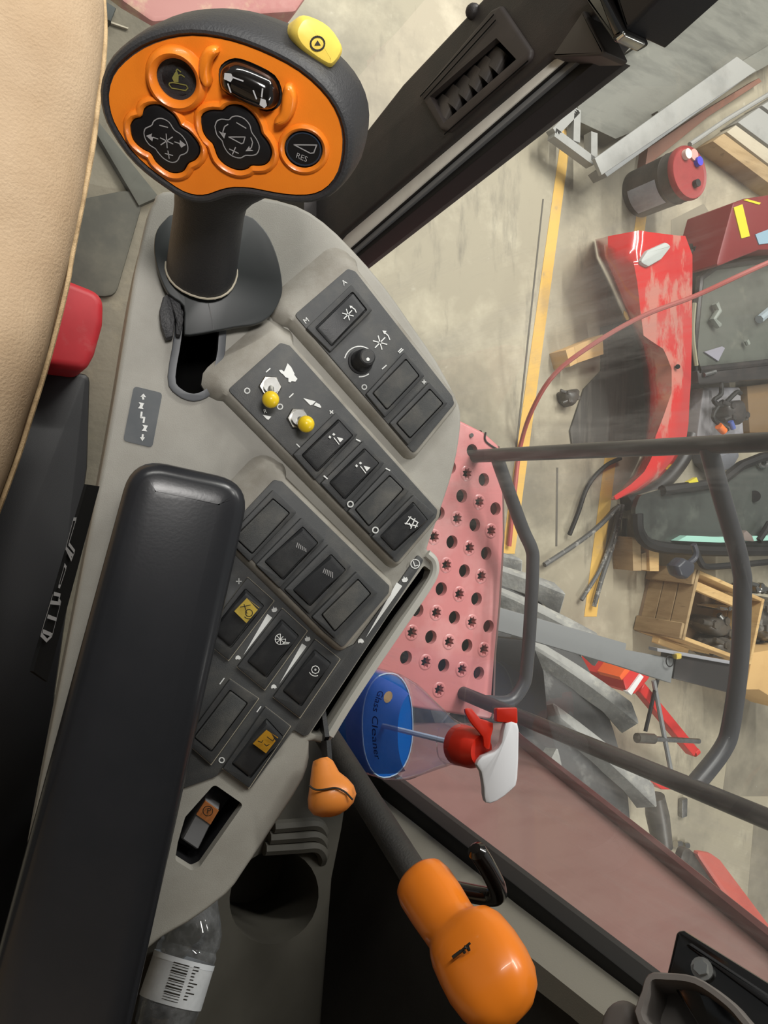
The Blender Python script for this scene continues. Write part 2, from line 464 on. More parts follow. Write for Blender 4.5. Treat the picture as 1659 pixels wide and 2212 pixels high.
shell(bm, smooth_closed(C.poly(body_px), 2), rprof(0.003, 0, -0.02, 4) + [(0.006, -0.09), (0.006, -0.26)],
      holes=[(h_slot, 0.012, False), (h_pre, 0.008, False), (h_thr, 0.012, False)], bottom=False)
part('body', bm, M_tan, console)
def liner(outline, top, depth, name, mat=M_void):
    bm = bmesh.new(); o = ccw(outline); n = len(o)
    a = [bm.verts.new((p.x, p.y, top)) for p in o]; b = [bm.verts.new((p.x, p.y, top - depth)) for p in offs(o, -0.0015)]
    for i in range(n): bm.faces.new((a[i], a[(i + 1) % n], b[(i + 1) % n], b[i]))
    bm.faces.new(b)
    return part(name, bm, mat, console)
liner(offs(ccw(h_slot), 0.0004), -0.011, 0.05, 'lever_slot_well')
liner(offs(ccw(h_pre), 0.0004), -0.0075, 0.022, 'parking_switch_well', M_black)
liner(offs(ccw(h_thr), 0.0004), -0.011, 0.05, 'throttle_slot_well')
# rim of the joystick slot
bm = bmesh.new(); so = ccw(h_slot)
shell(bm, offs(so, 0.0042), rprof(0.001, 0.0022, -0.001, 2), holes=[(offs(so, -0.0004), 0.010, False)], bottom=False)
part('slot_rim', bm, mk('slot_rim_grey', rgb(88, 90, 94), 0.45), console, 'dark grey rounded rim of the slot')
# pale moulded rim along the throttle slot
bm = bmesh.new()
rl = [C.px(x, y, 0.0005) for x, y in [(922, 1196), (937, 1212), (938, 1238), (920, 1272), (870, 1346), (806, 1440), (750, 1525), (712, 1588)]]
tube(bm, smooth_open(rl, 5), 0.0032, 8)
part('throttle_rim', bm, mk('pale_rim', rgb(178, 176, 168), 0.45), console)

# raised pads with dark switch plates
UL = Vector((-0.72, 0.69))
pads = [
    ('switch_pad', [(636, 680), (752, 580), (768, 586), (977, 855), (982, 872), (894, 980)], 0.010),
    ('switch_pad', [(492, 842), (606, 740), (626, 746), (946, 1102), (942, 1118), (857, 1217)], 0.012),
    ('switch_pad', [(486, 1150), (592, 1036), (610, 1040), (842, 1266), (840, 1281), (740, 1400), (700, 1366)], 0.008)]
for nm, pp, fl in pads:
    bm = bmesh.new(); o = rounded(C.poly(pp, PAD), 0.003)
    shell(bm, offs(ccw(o), 0.001), [(0, PAD - 0.0002), (0.0012, PAD - 0.0012), (0.0035, 0.0005), (0.0035, -0.004)], dirk=(UL, 4.0), bottom=False)
    p = part(nm, bm, M_tand, console)
    part('switch_plate', plate(C, C.poly(pp, PT), 0.0025, PT, PAD - 0.001, 0.0004), M_panel, p)
# flat lower switch panel
low_px = [(903, 1198), (915, 1209), (911, 1219), (667, 1587), (656, 1591), (634, 1577), (540, 1706), (481, 1663), (466, 1678), (400, 1702), (360, 1690),
          (430, 1400), (486, 1160), (700, 1372), (740, 1404), (765, 1392), (842, 1286)]
bm = bmesh.new(); lo = rounded(C.poly(low_px, 0.0016), 0.0015, 3)
shell(bm, lo, rprof(0.0005, 0.0016, -0.001, 2))
lower = part('lower_switch_panel', bm, M_panel, console)

def bil(c, s, t):
    return (c[0] * (1 - s) + c[1] * s) * (1 - t) + (c[3] * (1 - s) + c[2] * s) * t
def rocker_bm(q, prof, base, ins=0.06):
    """q: four corners (row start/long start, row end/long start, row end/long end, row start/long end); prof [(t,h)]"""
    bm = bmesh.new(); rows = []
    for t, h in prof:
        row = [bil(q, 0, t), bil(q, ins, t), bil(q, 1 - ins, t), bil(q, 1, t)]
        hh = [h - 0.0012, h, h, h - 0.0012]
        rows.append([bm.verts.new((p.x, p.y, z)) for p, z in zip(row, hh)])
    for a, b in zip(rows, rows[1:]):
        for k in range(3): bm.faces.new((a[k], a[k + 1], b[k + 1], b[k]))
    lowr = [[bm.verts.new((v.co.x, v.co.y, base)) for v in (r[0], r[3])] for r in rows]
    for i in range(len(rows) - 1):
        bm.faces.new((rows[i][0], rows[i + 1][0], lowr[i + 1][0], lowr[i][0]))
        bm.faces.new((rows[i][3], lowr[i][1], lowr[i + 1][1], rows[i + 1][3]))
    bm.faces.new([*rows[0][::-1], lowr[0][0], lowr[0][1]])
    bm.faces.new([*rows[-1], lowr[-1][1], lowr[-1][0]])
    return bm
def switch(bez, rk, hb, kind, parent=console, label=None, dusty=False):
    """bez, rk: pixel corners of bezel and of rocker/plug"""
    B = C.poly(bez, hb); bm = bmesh.new()
    R = C.poly(rk, hb)
    hole = offs(ccw(R), 0.0007)
    shell(bm, rounded(B, 0.0008, 2), rprof(0.0006, hb, hb - 0.0042, 2), holes=[(rounded(hole, 0.0012, 3), 0.004, True)])
    sw = part('rocker_switch' if kind != 'blank' else 'blank_switch_cover', bm, M_bezel, parent, label)
    if kind == 'blank':
        bm = bmesh.new(); shell(bm, rounded(R, 0.0012, 3), rprof(0.0006, hb + 0.0006, hb - 0.003, 2)); part('plug', bm, M_blank, sw)
    else:
        if kind == 'up':   prof = [(0, hb + 0.0008), (0.06, hb + 0.0020), (0.5, hb + 0.0016), (0.9, hb + 0.0062), (0.96, hb + 0.0058), (1, hb + 0.0030)]
        elif kind == 'flat': prof = [(0, hb + 0.0012), (0.05, hb + 0.0022), (0.5, hb + 0.0014), (0.92, hb + 0.0030), (1, hb + 0.0014)]
        q = [C.px(x, y, hb + 0.002).xy for x, y in rk]
        part('rocker', rocker_bm(q, prof, hb - 0.003), M_rock, sw)
    if dusty:
        bm = bmesh.new(); strokes(bm, C, [[bez[0], bez[1], bez[2], bez[3], bez[0]]], 0.0005, hb - 0.0012); part('dust_line', bm, M_dust, sw)
    return sw
z4 = zc(480, 540, 2.9105); z5 = zc(480, 900, 3.1904); z6 = zc(360, 1200, 3.318); zt = zc(500, 740, 6.381); zf = zc(620, 590, 5.925)
HB = PT + 0.0034
S1 = switch([(662, 708), (714, 760), (805, 669), (760, 614)], z4([(592, 490), (690, 600), (905, 375), (820, 268)]), HB, 'flat', label='rocker switch with a white fan symbol')
switch([(791, 851), (832, 901), (918, 811), (875, 760)], z4([(950, 900), (1035, 1000), (1235, 790), (1155, 690)]), HB, 'blank')
switch([(842, 914), (882, 961), (968, 870), (928, 825)], z4([(1100, 1090), (1180, 1180), (1385, 965), (1305, 878)]), HB, 'blank')
S2 = switch([(633, 982), (681, 1036), (773, 938), (726, 891)], z5([(555, 265), (655, 375), (895, 130), (800, 25)]), HB, 'up')
S3 = switch([(693, 1044), (743, 1097), (831, 1000), (785, 952)], z5([(745, 455), (845, 565), (1075, 320), (980, 225)]), HB, 'up')
switch([(751, 1105), (800, 1154), (884, 1060), (839, 1010)], z5([(920, 640), (1010, 750), (1245, 500), (1155, 410)]), HB, 'blank')
S4 = switch([(803, 1160), (850, 1207), (941, 1110), (894, 1069)], z5([(1095, 825), (1185, 920), (1410, 710), (1315, 595)]), HB, 'up')
switch([(490, 1163), (539, 1213), (641, 1107), (590, 1058)], z5([(90, 830), (205, 940), (460, 665), (350, 570)]), HB, 'blank')
S5 = switch([(553, 1220), (604, 1270), (702, 1165), (652, 1118)], z5([(300, 1000), (420, 1120), (655, 870), (555, 765)]), HB, 'up')
S6 = switch([(615, 1273), (668, 1326), (759, 1223), (710, 1176)], z5([(495, 1195), (605, 1300), (845, 1055), (750, 955)]), HB, 'up')
switch([(674, 1333), (724, 1380), (817, 1281), (771, 1235)], z5([(690, 1365), (775, 1475), (1020, 1220), (935, 1125)]), HB, 'blank')
HL = 0.0040
S7 = switch([(435, 1378), (494, 1427), (592, 1298), (535, 1247)], z6([(330, 540), (460, 655), (690, 360), (565, 245)]), HL, 'up', lower, 'rocker switch with a yellow symbol label', True)
S8 = switch([(512, 1441), (572, 1491), (664, 1363), (610, 1314)], z6([(585, 760), (715, 870), (940, 575), (825, 465)]), HL, 'up', lower, None, True)
S9 = switch([(590, 1506), (648, 1551), (735, 1424), (681, 1381)], z6([(840, 970), (965, 1075), (1170, 770), (1060, 680)]), HL, 'up', lower, None, True)
switch([(399, 1601), (456, 1652), (559, 1509), (497, 1467)], z6([(200, 1300), (320, 1400), (575, 1060), (455, 970)]), HL, 'blank', lower, None, True)
S10 = switch([(481, 1661), (538, 1703), (628, 1569), (574, 1527)], z6([(475, 1490), (600, 1590), (830, 1300), (715, 1175)]), HL, 'up', lower, 'rocker switch with an ochre symbol label', True)

# flat print ------------------------------------------------------------
def sym(parent, lines=(), polys=(), w=0.0007, h=PT + 0.0004, mat=None, texts=(), name='symbol', fr=C):
    bm = bmesh.new()
    strokes(bm, fr, lines, w, h); fills(bm, fr, polys, h)
    for t in texts: text_bm(bm, *t[:1], fr, *t[1:], h)
    return part(name, bm, mat or M_print, parent)
def fan(cx, cy, R, arc=True):
    L = []
    for k in range(6):
        a = 0.25 + k * math.pi / 3
        L.append([(cx + R * .22 * math.cos(a), cy + R * .22 * math.sin(a)), (cx + R * math.cos(a), cy + R * math.sin(a))])
    return L
def arrow(ax, ay, bx, by, s):
    d = math.atan2(by - ay, bx - ax)
    return [(bx, by), (bx - s * math.cos(d - .5), by - s * math.sin(d - .5)), (bx - s * math.cos(d + .5), by - s * math.sin(d + .5))]
hr = HB + 0.0052
sym(S1, fan(751.6, 679.5, 12) + [zf([(885, 500), (870, 465), (835, 440)])], [arrow(763, 667, 755, 660, 7)], 0.0006, HB + 0.0033)
dk = [(PT + 0.0003)]
knobarc = circ(777, 781, 33, 10, -2.9, -0.9)
knobarc2 = circ(777, 781, 33, 5, 0.95, 1.6)
plate_sym = [(fan(821, 740, 15) + [zf([(1315, 850), (1295, 800), (1250, 760)])], [arrow(842, 725, 826, 714, 9)]), ([knobarc, knobarc2],), ([zf([(1425, 1005), (1465, 965)]), zf([(1440, 1020), (1485, 978)])],), ([zf([(1220, 1225), (1270, 1180)])],),
             ([circ(787, 836, 5, 12)],), ([[(912, 825), (920, 825)], [(916, 821), (916, 829)]],), ([], [], .0007, PT + .0004, None, [('A', 743, 617, (1, -.75), 0.0045)]), ([], [], .0007, PT + .0004, None, [('M', 660, 700, (1, -.75), 0.0045)])]
for g in plate_sym: sym(console, *g, name='printed_symbol')
flat_groups = [([circ(534, 844, 5.5, 14)],), ([circ(605, 878.5, 5.5, 14)],), ([zt([(480, 405), (532, 358)])],), ([zt([(800, 752), (850, 705)])],), ([zt([(900, 1400), (940, 1440)])],),
    ([zt([(1358, 940), (1400, 975)]), zt([(1362, 975), (1396, 940)])],), *[(g_, [], .0008, HB + .0004) for g_ in ([circ(757, 1089, 6, 14)], [circ(811, 1145, 6, 14)], [[(770, 949), (778, 953)]], [[(834, 1012), (842, 1016)]], [[(700, 1028), (707, 1034)]])],
    ([], [zt([(775, 285), (825, 340), (870, 430), (865, 445), (910, 500), (880, 540), (830, 530), (815, 548), (785, 540), (785, 490), (745, 478), (715, 440), (680, 415), (655, 380), (690, 375), (725, 400), (740, 370)])]),
    ([], [zt([(990, 765), (1160, 810), (1120, 855), (1085, 862)]), zt([(1165, 825), (1215, 850), (1240, 890), (1225, 900), (1135, 865)])]), ([], [zt([(430, 995), (550, 1020), (510, 1065), (485, 1055)])], .0008, PT + .0004, None, [('R', 570, 893, (1, -.2), 0.0035)])]
for g in flat_groups: sym(console, *g, name='printed_symbol')
for S in ((S2, z5, 0, 0), (S3, z5, 184, 198)):
    f = lambda pts, S=S: S[1]([(x + S[2], y + S[3]) for x, y in pts])
    sym(S[0], [f([(770, 145), (805, 190)])], [f([(790, 140), (838, 152), (812, 178)]), f([(740, 130), (752, 140), (744, 152), (732, 142)]), f([(768, 112), (780, 122), (770, 132), (758, 122)])], 0.0006, HB + 0.0050)
sym(S4, [z5(p) for p in ([(1260, 735), (1345, 755)], [(1285, 690), (1350, 730)], [(1300, 690), (1265, 740)], [(1330, 700), (1300, 770)], [(1290, 735), (1300, 755)], [(1345, 735), (1330, 765)])], w=0.0007, h=HB + 0.0050)
sym(S5, [z5([(520 + i * 11, 870 + i * 8), (512 + i * 13, 900 + i * 6)]) for i in range(6)], w=0.0005, h=HB + 0.0050, mat=M_printg)
sym(S6, [z5([(705 + i * 11, 1048 + i * 5), (695 + i * 13, 1075 + i * 7)]) for i in range(6)], w=0.0005, h=HB + 0.0050, mat=M_printg)
sym(S8, [z6(circ(815, 600, 38, 16)), ] + [z6([(815, 600), (815 + 36 * math.cos(a), 600 + 36 * math.sin(a))]) for a in [k * math.pi / 4 for k in range(8)]] + [z6([(850, 585), (890, 605)]), z6([(840, 620), (885, 625)]), z6([(825, 635), (875, 632)])], w=0.0004, h=HL + 0.0050)
sym(S9, [z6(circ(1066, 818, 28, 8)), z6(circ(1066, 818, 5, 8)), z6(circ(1066, 818, 46, 8, 1.2, 2.7)), z6([(1115, 795), (1105, 775), (1085, 765)])], [arrow(1078 / 1 * 0 + 690, 1432, 684, 1429, 6)], 0.0005, HL + 0.0050)
def label_on(S, poly, lines, mat, h):
    bm = bmesh.new(); q = [C.px(x, y, h + d) for (x, y), d in zip(poly, (-0.0016, -0.0016, 0.0006, 0.0006))]
    hexa(bm, [p - Vector((0, 0, .0012)) for p in q], q); l = part('label_window', bm, mat, S)
    bm = bmesh.new(); strokes(bm, C, lines, 0.0005, h + 0.0010); part('symbol', bm, M_printd, S)
label_on(S7, z6([(485, 400), (572, 485), (665, 375), (575, 305)]), [z6(circ(590, 412, 26, 9)), z6([(528, 370), (600, 355)]), z6([(555, 350), (575, 415)]), z6(circ(590, 412, 42, 6, .8, 2.4))], M_ylab, HL + 0.0056)
label_on(S10, z6([(620, 1350), (712, 1418), (800, 1305), (715, 1250)]), [z6([(655, 1330), (680, 1340), (690, 1325)]), z6([(700, 1350), (715, 1365), (735, 1355)]), z6([(720, 1300), (760, 1330), (780, 1300)])], M_olab, HL + 0.0056)
# lower panel print: wedges, hares, tortoises, ticks
hare = [(0, 0), (8, -4), (10, -16), (16, -6), (26, -10), (32, 4), (24, 14), (10, 16), (2, 12)]
tort = [(0, 6), (4, -6), (16, -12), (28, -4), (32, 8), (24, 10), (22, 16), (18, 10), (8, 10), (5, 15)]
at_ = lambda p, x, y, s=1.3: z6([(x + a * s, y + b * s) for a, b in p])
for g in [([z6([(500, 185), (535, 185)]), z6([(518, 165), (518, 202)])],), ([z6([(382, 920), (412, 880)])],), ([z6([(648, 1120), (675, 1083)])],), ([circ(479, 1642, 5.5, 14)],), ([circ(897, 1218, 9.5, 18), [(893, 1213), (896, 1223), (903, 1221)]],),
          ([], [z6([(550, 715), (722, 418), (756, 446)])]), ([], [z6([(808, 920), (970, 630), (1003, 652)])]), ([], [[(790, 1378), (857, 1258), (869, 1266)]]),
          ([], [at_(hare, 752, 385)]), ([], [at_(hare, 990, 595)]), ([], [[(x + 868, y + 1251) for x, y in [(a * .42, b * .42) for a, b in hare]]]), ([], [at_(tort, 492, 730)]), ([], [at_(tort, 748, 938)]), ([], [[(x + 773, y + 1384) for x, y in [(a * .42, b * .42) for a, b in tort]]])]:
    sym(lower, *g, **({'w': .0007, 'h': .0020}), name='printed_symbol')

# toggles, knob, parking switch ----------------------------------------
for (bx, by), (ox, oy) in (((583, 836), (584.6, 863)), ((642.6, 904.6), (661, 916))):
    b = C.px(bx, by, PT); e = C.px(ox, oy, PT + 0.017)
    bm = bmesh.new(); loft(bm, [[Vector((b.x + r * math.cos(k * math.pi / 3), b.y + r * math.sin(k * math.pi / 3), z)) for k in range(6)] for r, z in ((.0072, PT - .001), (.0072, PT + .0022), (.0066, PT + .0028))])
    tg = part('toggle_switch', bm, M_chrome, console, 'chrome toggle switch with a yellow ball tip', 0.3)
    bm = bmesh.new(); tube(bm, [b + Vector((0, 0, .002)), b + Vector((0, 0, .007))], .0049, 16); part('collar', bm, M_steel, tg)
    bm = bmesh.new(); tube(bm, [b + Vector((0, 0, .004)), e], [.0018, .0026], 10); part('lever', bm, M_chrome, tg)
    bm = bmesh.new(); bmesh.ops.create_uvsphere(bm, u_segments=20, v_segments=14, radius=.0052); bmesh.ops.translate(bm, verts=bm.verts, vec=e); part('ball_tip', bm, M_yell, tg, 'yellow ball tip')
kb = C.px(778, 781, PT)
bm = bmesh.new(); ring = lambda r, z, n=24: [Vector((kb.x + r * math.cos(2 * math.pi * k / n), kb.y + r * math.sin(2 * math.pi * k / n), z)) for k in range(n)]
loft(bm, [ring(.0082, PT - .0005), ring(.0082, PT + .0015), ring(.0070, PT + .002), ring(.0064, PT + .010), ring(.0056, PT + .0115), ring(.0052, PT + .0165), ring(.0046, PT + .017)])
kn = part('rotary_knob', bm, M_black, console, 'black rotary knob with a white dot')
bm = bmesh.new(); loft(bm, [ring(.0044, PT + .0168), ring(.0042, PT + .0175)]); part('knob_cap', bm, M_bezel, kn)
kd = C.px(795, 776, PT + .0178); bm = bmesh.new(); loft(bm, [[Vector((kd.x + .0011 * math.cos(k * .5236), kd.y + .0011 * math.sin(k * .5236), z)) for k in range(12)] for z in (PT + .0172, PT + .0178)]); part('dot', bm, M_print, kn)
# parking brake rocker, sunk in its well
q = [C.px(x, y, -0.008).xy for x, y in [(392, 1818), (427, 1842), (476, 1740), (446, 1718)]]
bm = rocker_bm(q, [(0, -0.0125), (0.05, -0.010), (0.55, -0.0095), (0.93, -0.006), (1, -0.009)], -0.03)
ps = part('parking_switch', bm, mk('grey_rocker', rgb(120, 120, 122), 0.5), console, 'grey parking rocker with an orange P label')
bm = bmesh.new(); q2 = [bil(q, s, t).to_3d() for s, t in ((.02, .58), (.98, .58), (.98, .92), (.02, .92))]
zs = [-0.0087, -0.0087, -0.0052, -0.0052]
qq = [Vector((p.x, p.y, z)) for p, z in zip(q2, zs)]; hexa(bm, [p - Vector((0, 0, .002)) for p in qq], qq); part('label_window', bm, M_plab, ps)
bm = bmesh.new(); strokes(bm, C, [circ(449, 1752, 10.5, 18)], .0005, -0.0048); text_bm(bm, 'P', C, 445, 1757, (1, .1), .0052, -0.0048); part('symbol', bm, M_printd, ps)
# console stickers
st = [(289, 834), (351, 849), (329, 967), (266, 952)]
bm = bmesh.new(); shell(bm, rounded(C.poly(st, .0006), .0025), [(0, .0006), (0, -.0002)]); dec = part('arrow_sticker', bm, mk('sticker_grey', rgb(76, 80, 84), .55, col2=rgb(96, 98, 100), nscale=40), console, 'dark sticker with white arrows and an unlocking symbol')
zs3 = zc(0, 500, 2.765)
sym(dec, [zs3([(856, 1000), (852, 985)]), zs3([(846, 1080), (842, 1110), (862, 1112), (857, 1140)]), zs3([(853, 1215), (850, 1235)])],
    [zs3([(857, 968), (873, 990), (838, 987)]), zs3([(850, 1252), (866, 1230), (836, 1228)])] + [zs3([(828 + d, 1020 + e), (862 + d, 1026 + e), (856 + d, 1036 + e), (850 + d, 1050 + e), (858 + d, 1060 + e), (824 + d, 1056 + e), (834 + d, 1044 + e), (838 + d, 1034 + e)]) for d, e in ((0, 0), (22, 134))],
    0.0011, 0.0009)
# tall print strip on the console's seat side
A = C.px(226, 970, 0); B = C.px(140, 1420, 0)
wa, wb = C.M @ A, C.M @ B
sd = (wb - wa).normalized(); sn = sd.cross(C.n).normalized()
if sn.dot(CAMPOS - wa) < 0: sn = -sn
SW = Frame(wa + sn * 0.0075, sn, C.n)
bm = bmesh.new()
tr = C.M.inverted() @ SW.M
pts = ccw(SW.poly([(184, 1046), (212, 1050), (98, 1472), (66, 1450)], 0))
shell(bm, pts, [(0, 0.0006), (0, -0.0003)])
bm.transform(tr)
stripo = part('side_decal', bm, M_void, console, 'black decal strip with white outline drawing of lever and seat')
bm = bmesh.new(); zd = zc(0, 950, 2.9625)
strokes(bm, SW, [zd(p) for p in ([(470, 508), (488, 508), (440, 665), (478, 715), (458, 768), (422, 690), (470, 508)], [(428, 700), (468, 745)], [(412, 800), (424, 820), (385, 940), (375, 935), (405, 830), (412, 800)],
       [(345, 985), (386, 995), (375, 1020), (388, 1045), (335, 1250), (300, 1285), (262, 1245), (275, 1200), (335, 1000)], [(325, 1040), (388, 1048)], [(305, 1130), (362, 1150)], [(275, 1225), (335, 1250)])], 0.0010, 0.0012)
bm.transform(tr); part('symbol', bm, M_printg, stripo)
# ------------------------------------------------------------------ multi-function control lever (joystick)
JN = Vector((-0.45, -0.66, 0.60))
J = Frame(Pd(490, 250, 0.335), JN, (0, 0.3, 1))
stick = thing('control_lever', 'upright control lever with bean-shaped orange button face and black grip', 'joystick', J.M, True)
zj = zc(0, 0, 2.0)
face_px = zj([(470, 410), (490, 330), (540, 268), (620, 210), (720, 172), (830, 157), (950, 170), (1060, 200), (1180, 250), (1290, 312), (1380, 390), (1440, 470), (1474, 560), (1478, 650), (1460, 740), (1418, 802), (1360, 835),
              (1280, 842), (1180, 830), (1090, 812), (1010, 808), (950, 820), (900, 838), (850, 842), (790, 825), (720, 780), (640, 720), (570, 650), (510, 560), (480, 490)])
fo = smooth_closed(J.poly(face_px, 0), 2)
bm = bmesh.new()
shell(bm, offs(ccw(fo), 0.0004), [(0, -0.0012), (0.0010, 0.0004), (0.0022, 0.0004), (0.0036, -0.0012), (0.0046, -0.0050), (0.0050, -0.012), (0.0046, -0.022), (0.0026, -0.032), (-0.002, -0.040), (-0.010, -0.046)])
for v in bm.verts:
    if v.co.z < -.004: v.co.x += .13 * (-.004 - v.co.z); v.co.y += .17 * (-.004 - v.co.z)
part('head_shell', bm, M_soft, stick)
def fpoly(pts, h=0.0): return J.poly(pts, h)
zcl = zc(270, 210, 9.217); zc2 = zc(420, 210, 5.53)
clover1 = zcl([(120, 560), (200, 430), (320, 400), (370, 330), (400, 220), (520, 150), (700, 150), (850, 240), (980, 350), (1060, 480), (1110, 580), (1250, 660), (1400, 820), (1490, 980), (1490, 1120), (1400, 1240), (1290, 1290), (1240, 1350), (1180, 1450), (1050, 1500), (900, 1480), (740, 1380), (620, 1270), (560, 1160), (500, 1090), (380, 1030), (240, 920), (150, 780)])
clover2 = zc2([(90, 230), (150, 170), (240, 150), (340, 155), (390, 110), (470, 85), (570, 100), (670, 170), (740, 260), (780, 350), (800, 430), (850, 490), (900, 570), (925, 660), (900, 750), (830, 805), (740, 810), (680, 810), (640, 845), (560, 865), (470, 850), (370, 800), (290, 720), (250, 620), (220, 545), (150, 480), (100, 380)])
rund = circ(656, 322, 41, 24, ry=38, rot=0.5)[:-1]
eye = circ(382, 170, 47, 24, ry=39, rot=0.95)[:-1]
rock = circ(0, 0, 1, 3)
capsule = [(475, 162), (480, 143), (498, 131), (520, 130), (560, 146), (592, 165), (605, 190), (606, 215), (596, 232), (575, 238), (545, 228), (505, 208), (480, 190)]
face = bmesh.new()
hl = [smooth_closed(fpoly(p), 2) for p in (clover1, clover2, rund, eye)] + [smooth_closed(fpoly(capsule), 2)]
hl = [offs(ccw(p), 0.0006) for p in hl]
shell(face, offs(ccw(fo), -0.0001), [(0, 0), (0.0002, -0.003)], holes=[(p, 0.0035, True) for p in hl])
face = part('face_plate', face, M_orange, stick, 'orange button face')
# raised orange rims round the buttons
for pts, wid, hh in ((clover1, 0.0032, 0.0022), (clover2, 0.0032, 0.0022), (rund, 0.0028, 0.0018), (eye, 0.0048, 0.0040)):
    o = ccw(smooth_closed(fpoly(pts), 2)); bm = bmesh.new()
    prof = [(-0.0002, hh * .2), (0.0006, hh * .75), (wid * .45, hh), (wid * .8, hh * .6), (wid, 0), (wid, -0.001)]
    rings = [[bm.verts.new((p.x, p.y, z)) for p in offs(o, d + 0.0004)] for d, z in prof]
    for a, b in zip(rings, rings[1:]):
        for i in range(len(a)): bm.faces.new((a[i], b[i], b[(i + 1) % len(a)], a[(i + 1) % len(a)]))
    part('button_rim', bm, M_orange, face)
# finger guards at both ends of the rocker
for g in ([(463, 102), (470, 108), (458, 125), (452, 150), (455, 172), (448, 180), (438, 160), (438, 130), (448, 108)], [(622, 184), (632, 188), (638, 208), (634, 235), (620, 256), (605, 262), (600, 258), (612, 240), (616, 205)]):
    bm = bmesh.new(); shell(bm, ccw(smooth_closed(fpoly(g), 3)), [(-0.0006, 0.0052), (0.0002, 0.0046), (0.0009, 0.0028), (0.0012, -0.001)]); part('finger_guard', bm, M_orange, face)
M_btn = mk('button_black', rgb(20, 20, 22), 0.4, coat=0.1)
def button(pts, top, nm='button', rim=None, mat=M_btn):
    bm = bmesh.new(); shell(bm, offs(ccw(smooth_closed(fpoly(pts), 2)), -0.0002), [(-0.0008, top), (-0.0003, top - 0.0002), (0, top - 0.0008), (0, -0.0034)])
    return part(nm, bm, mat, stick)
def jsym(parent, h, lines=(), polys=(), w=0.0005, mat=M_printg, texts=()):
    bm = bmesh.new(); strokes(bm, J, lines, w, h); fills(bm, J, polys, h)
    for t in texts: text_bm(bm, t[0], J, *t[1:], h)
    part('symbol', bm, mat, parent)
b1 = button(clover1, 0.0012); b2 = button(clover2, 0.0012)
in1 = zcl([(380, 690), (410, 620), (530, 560), (570, 480), (660, 425), (760, 430), (880, 500), (980, 650), (1100, 730), (1200, 850), (1250, 980), (1240, 1080), (1180, 1130), (1100, 1160), (1060, 1240), (1000, 1290), (900, 1290), (760, 1210), (660, 1100), (600, 1020), (490, 950), (410, 840), (380, 740), (380, 690)])
cl = smooth_open([Vector((x, y, 0)) for x, y in in1], 3)
jsym(b1, 0.0014, [[(p.x, p.y) for p in cl], zcl([(690, 560), (850, 600)]), zcl([(800, 1120), (950, 1160)]), zcl([(855, 1070), (880, 1215)])] + [[(zcl([(830, 870)])[0][0] + 2 * math.cos(a), zcl([(830, 870)])[0][1] + 2 * math.sin(a)), (zcl([(830, 870)])[0][0] + 15 * math.cos(a), zcl([(830, 870)])[0][1] + 15 * math.sin(a))] for a in [.45 + k * math.pi / 3 for k in range(6)]] + [zcl([(560, 800), (655, 830)]), zcl([(990, 890), (1080, 920)])],
     [zcl([(420, 770), (540, 720), (525, 780), (560, 800), (545, 880)]), zcl([(1215, 950), (1090, 850), (1090, 900), (1080, 940), (1120, 1005)])], 0.00045)
in2 = zc2([(245, 350), (270, 285), (330, 262), (410, 270), (450, 235), (520, 225), (600, 260), (660, 330), (685, 420), (740, 500), (775, 590), (750, 670), (690, 695), (610, 695), (550, 725), (470, 710), (400, 660), (350, 580), (330, 520), (270, 450), (245, 350)])
cl2 = smooth_open([Vector((x, y, 0)) for x, y in in2], 3)
jsym(b2, 0.0014, [[(p.x, p.y) for p in cl2], zc2([(505, 305), (615, 370)]), zc2([(420, 620), (525, 670)]), zc2([(490, 600), (455, 680)]), zc2([(410, 475), (605, 475), (585, 545), (560, 555), (410, 475)]), zc2([(400, 325), (360, 350), (340, 410), (345, 450)]), zc2([(675, 485), (695, 540), (680, 600), (650, 630)])],
     [zc2([(355, 495), (290, 405), (335, 425), (375, 430)]), zc2([(610, 645), (655, 580), (660, 620), (705, 640)])], 0.00045)
b3 = button(circ(656, 322, 40, 24, ry=36, rot=0.5)[:-1], 0.0016, mat=mk('button_blue_edge', rgb(44, 58, 74), .4))
bm = bmesh.new(); shell(bm, ccw(fpoly(circ(656, 322, 36, 24, ry=32, rot=.5)[:-1], .0018)), [(0, .0018), (0, .0012)]); part('button_cap', bm, M_btn, b3)
jsym(b3, 0.0021, [zc2([(1190, 568), (1460, 572), (1425, 665), (1385, 670), (1190, 568)])], [], 0.0005, texts=[('RES', 638, 340, (1, .42), 0.0034)])
b4 = button(circ(383, 172, 45, 24, ry=37, rot=0.95)[:-1], -0.0012)
ze = zc(260, 60, 8.295)
jsym(b4, -0.0009, [ze([(880, 990), (940, 980), (1180, 1030), (1210, 1080), (1170, 1125), (920, 1080), (870, 1020), (880, 990)]), ze([(1000, 770), (1020, 740), (1080, 790)]), ze([(1040, 850), (1090, 840), (1145, 880)])],
     [ze([(925, 900), (980, 800), (1010, 760), (1045, 860), (1040, 980), (960, 970)])], 0.00045, mk('olive_print', rgb(118, 116, 60), .6))
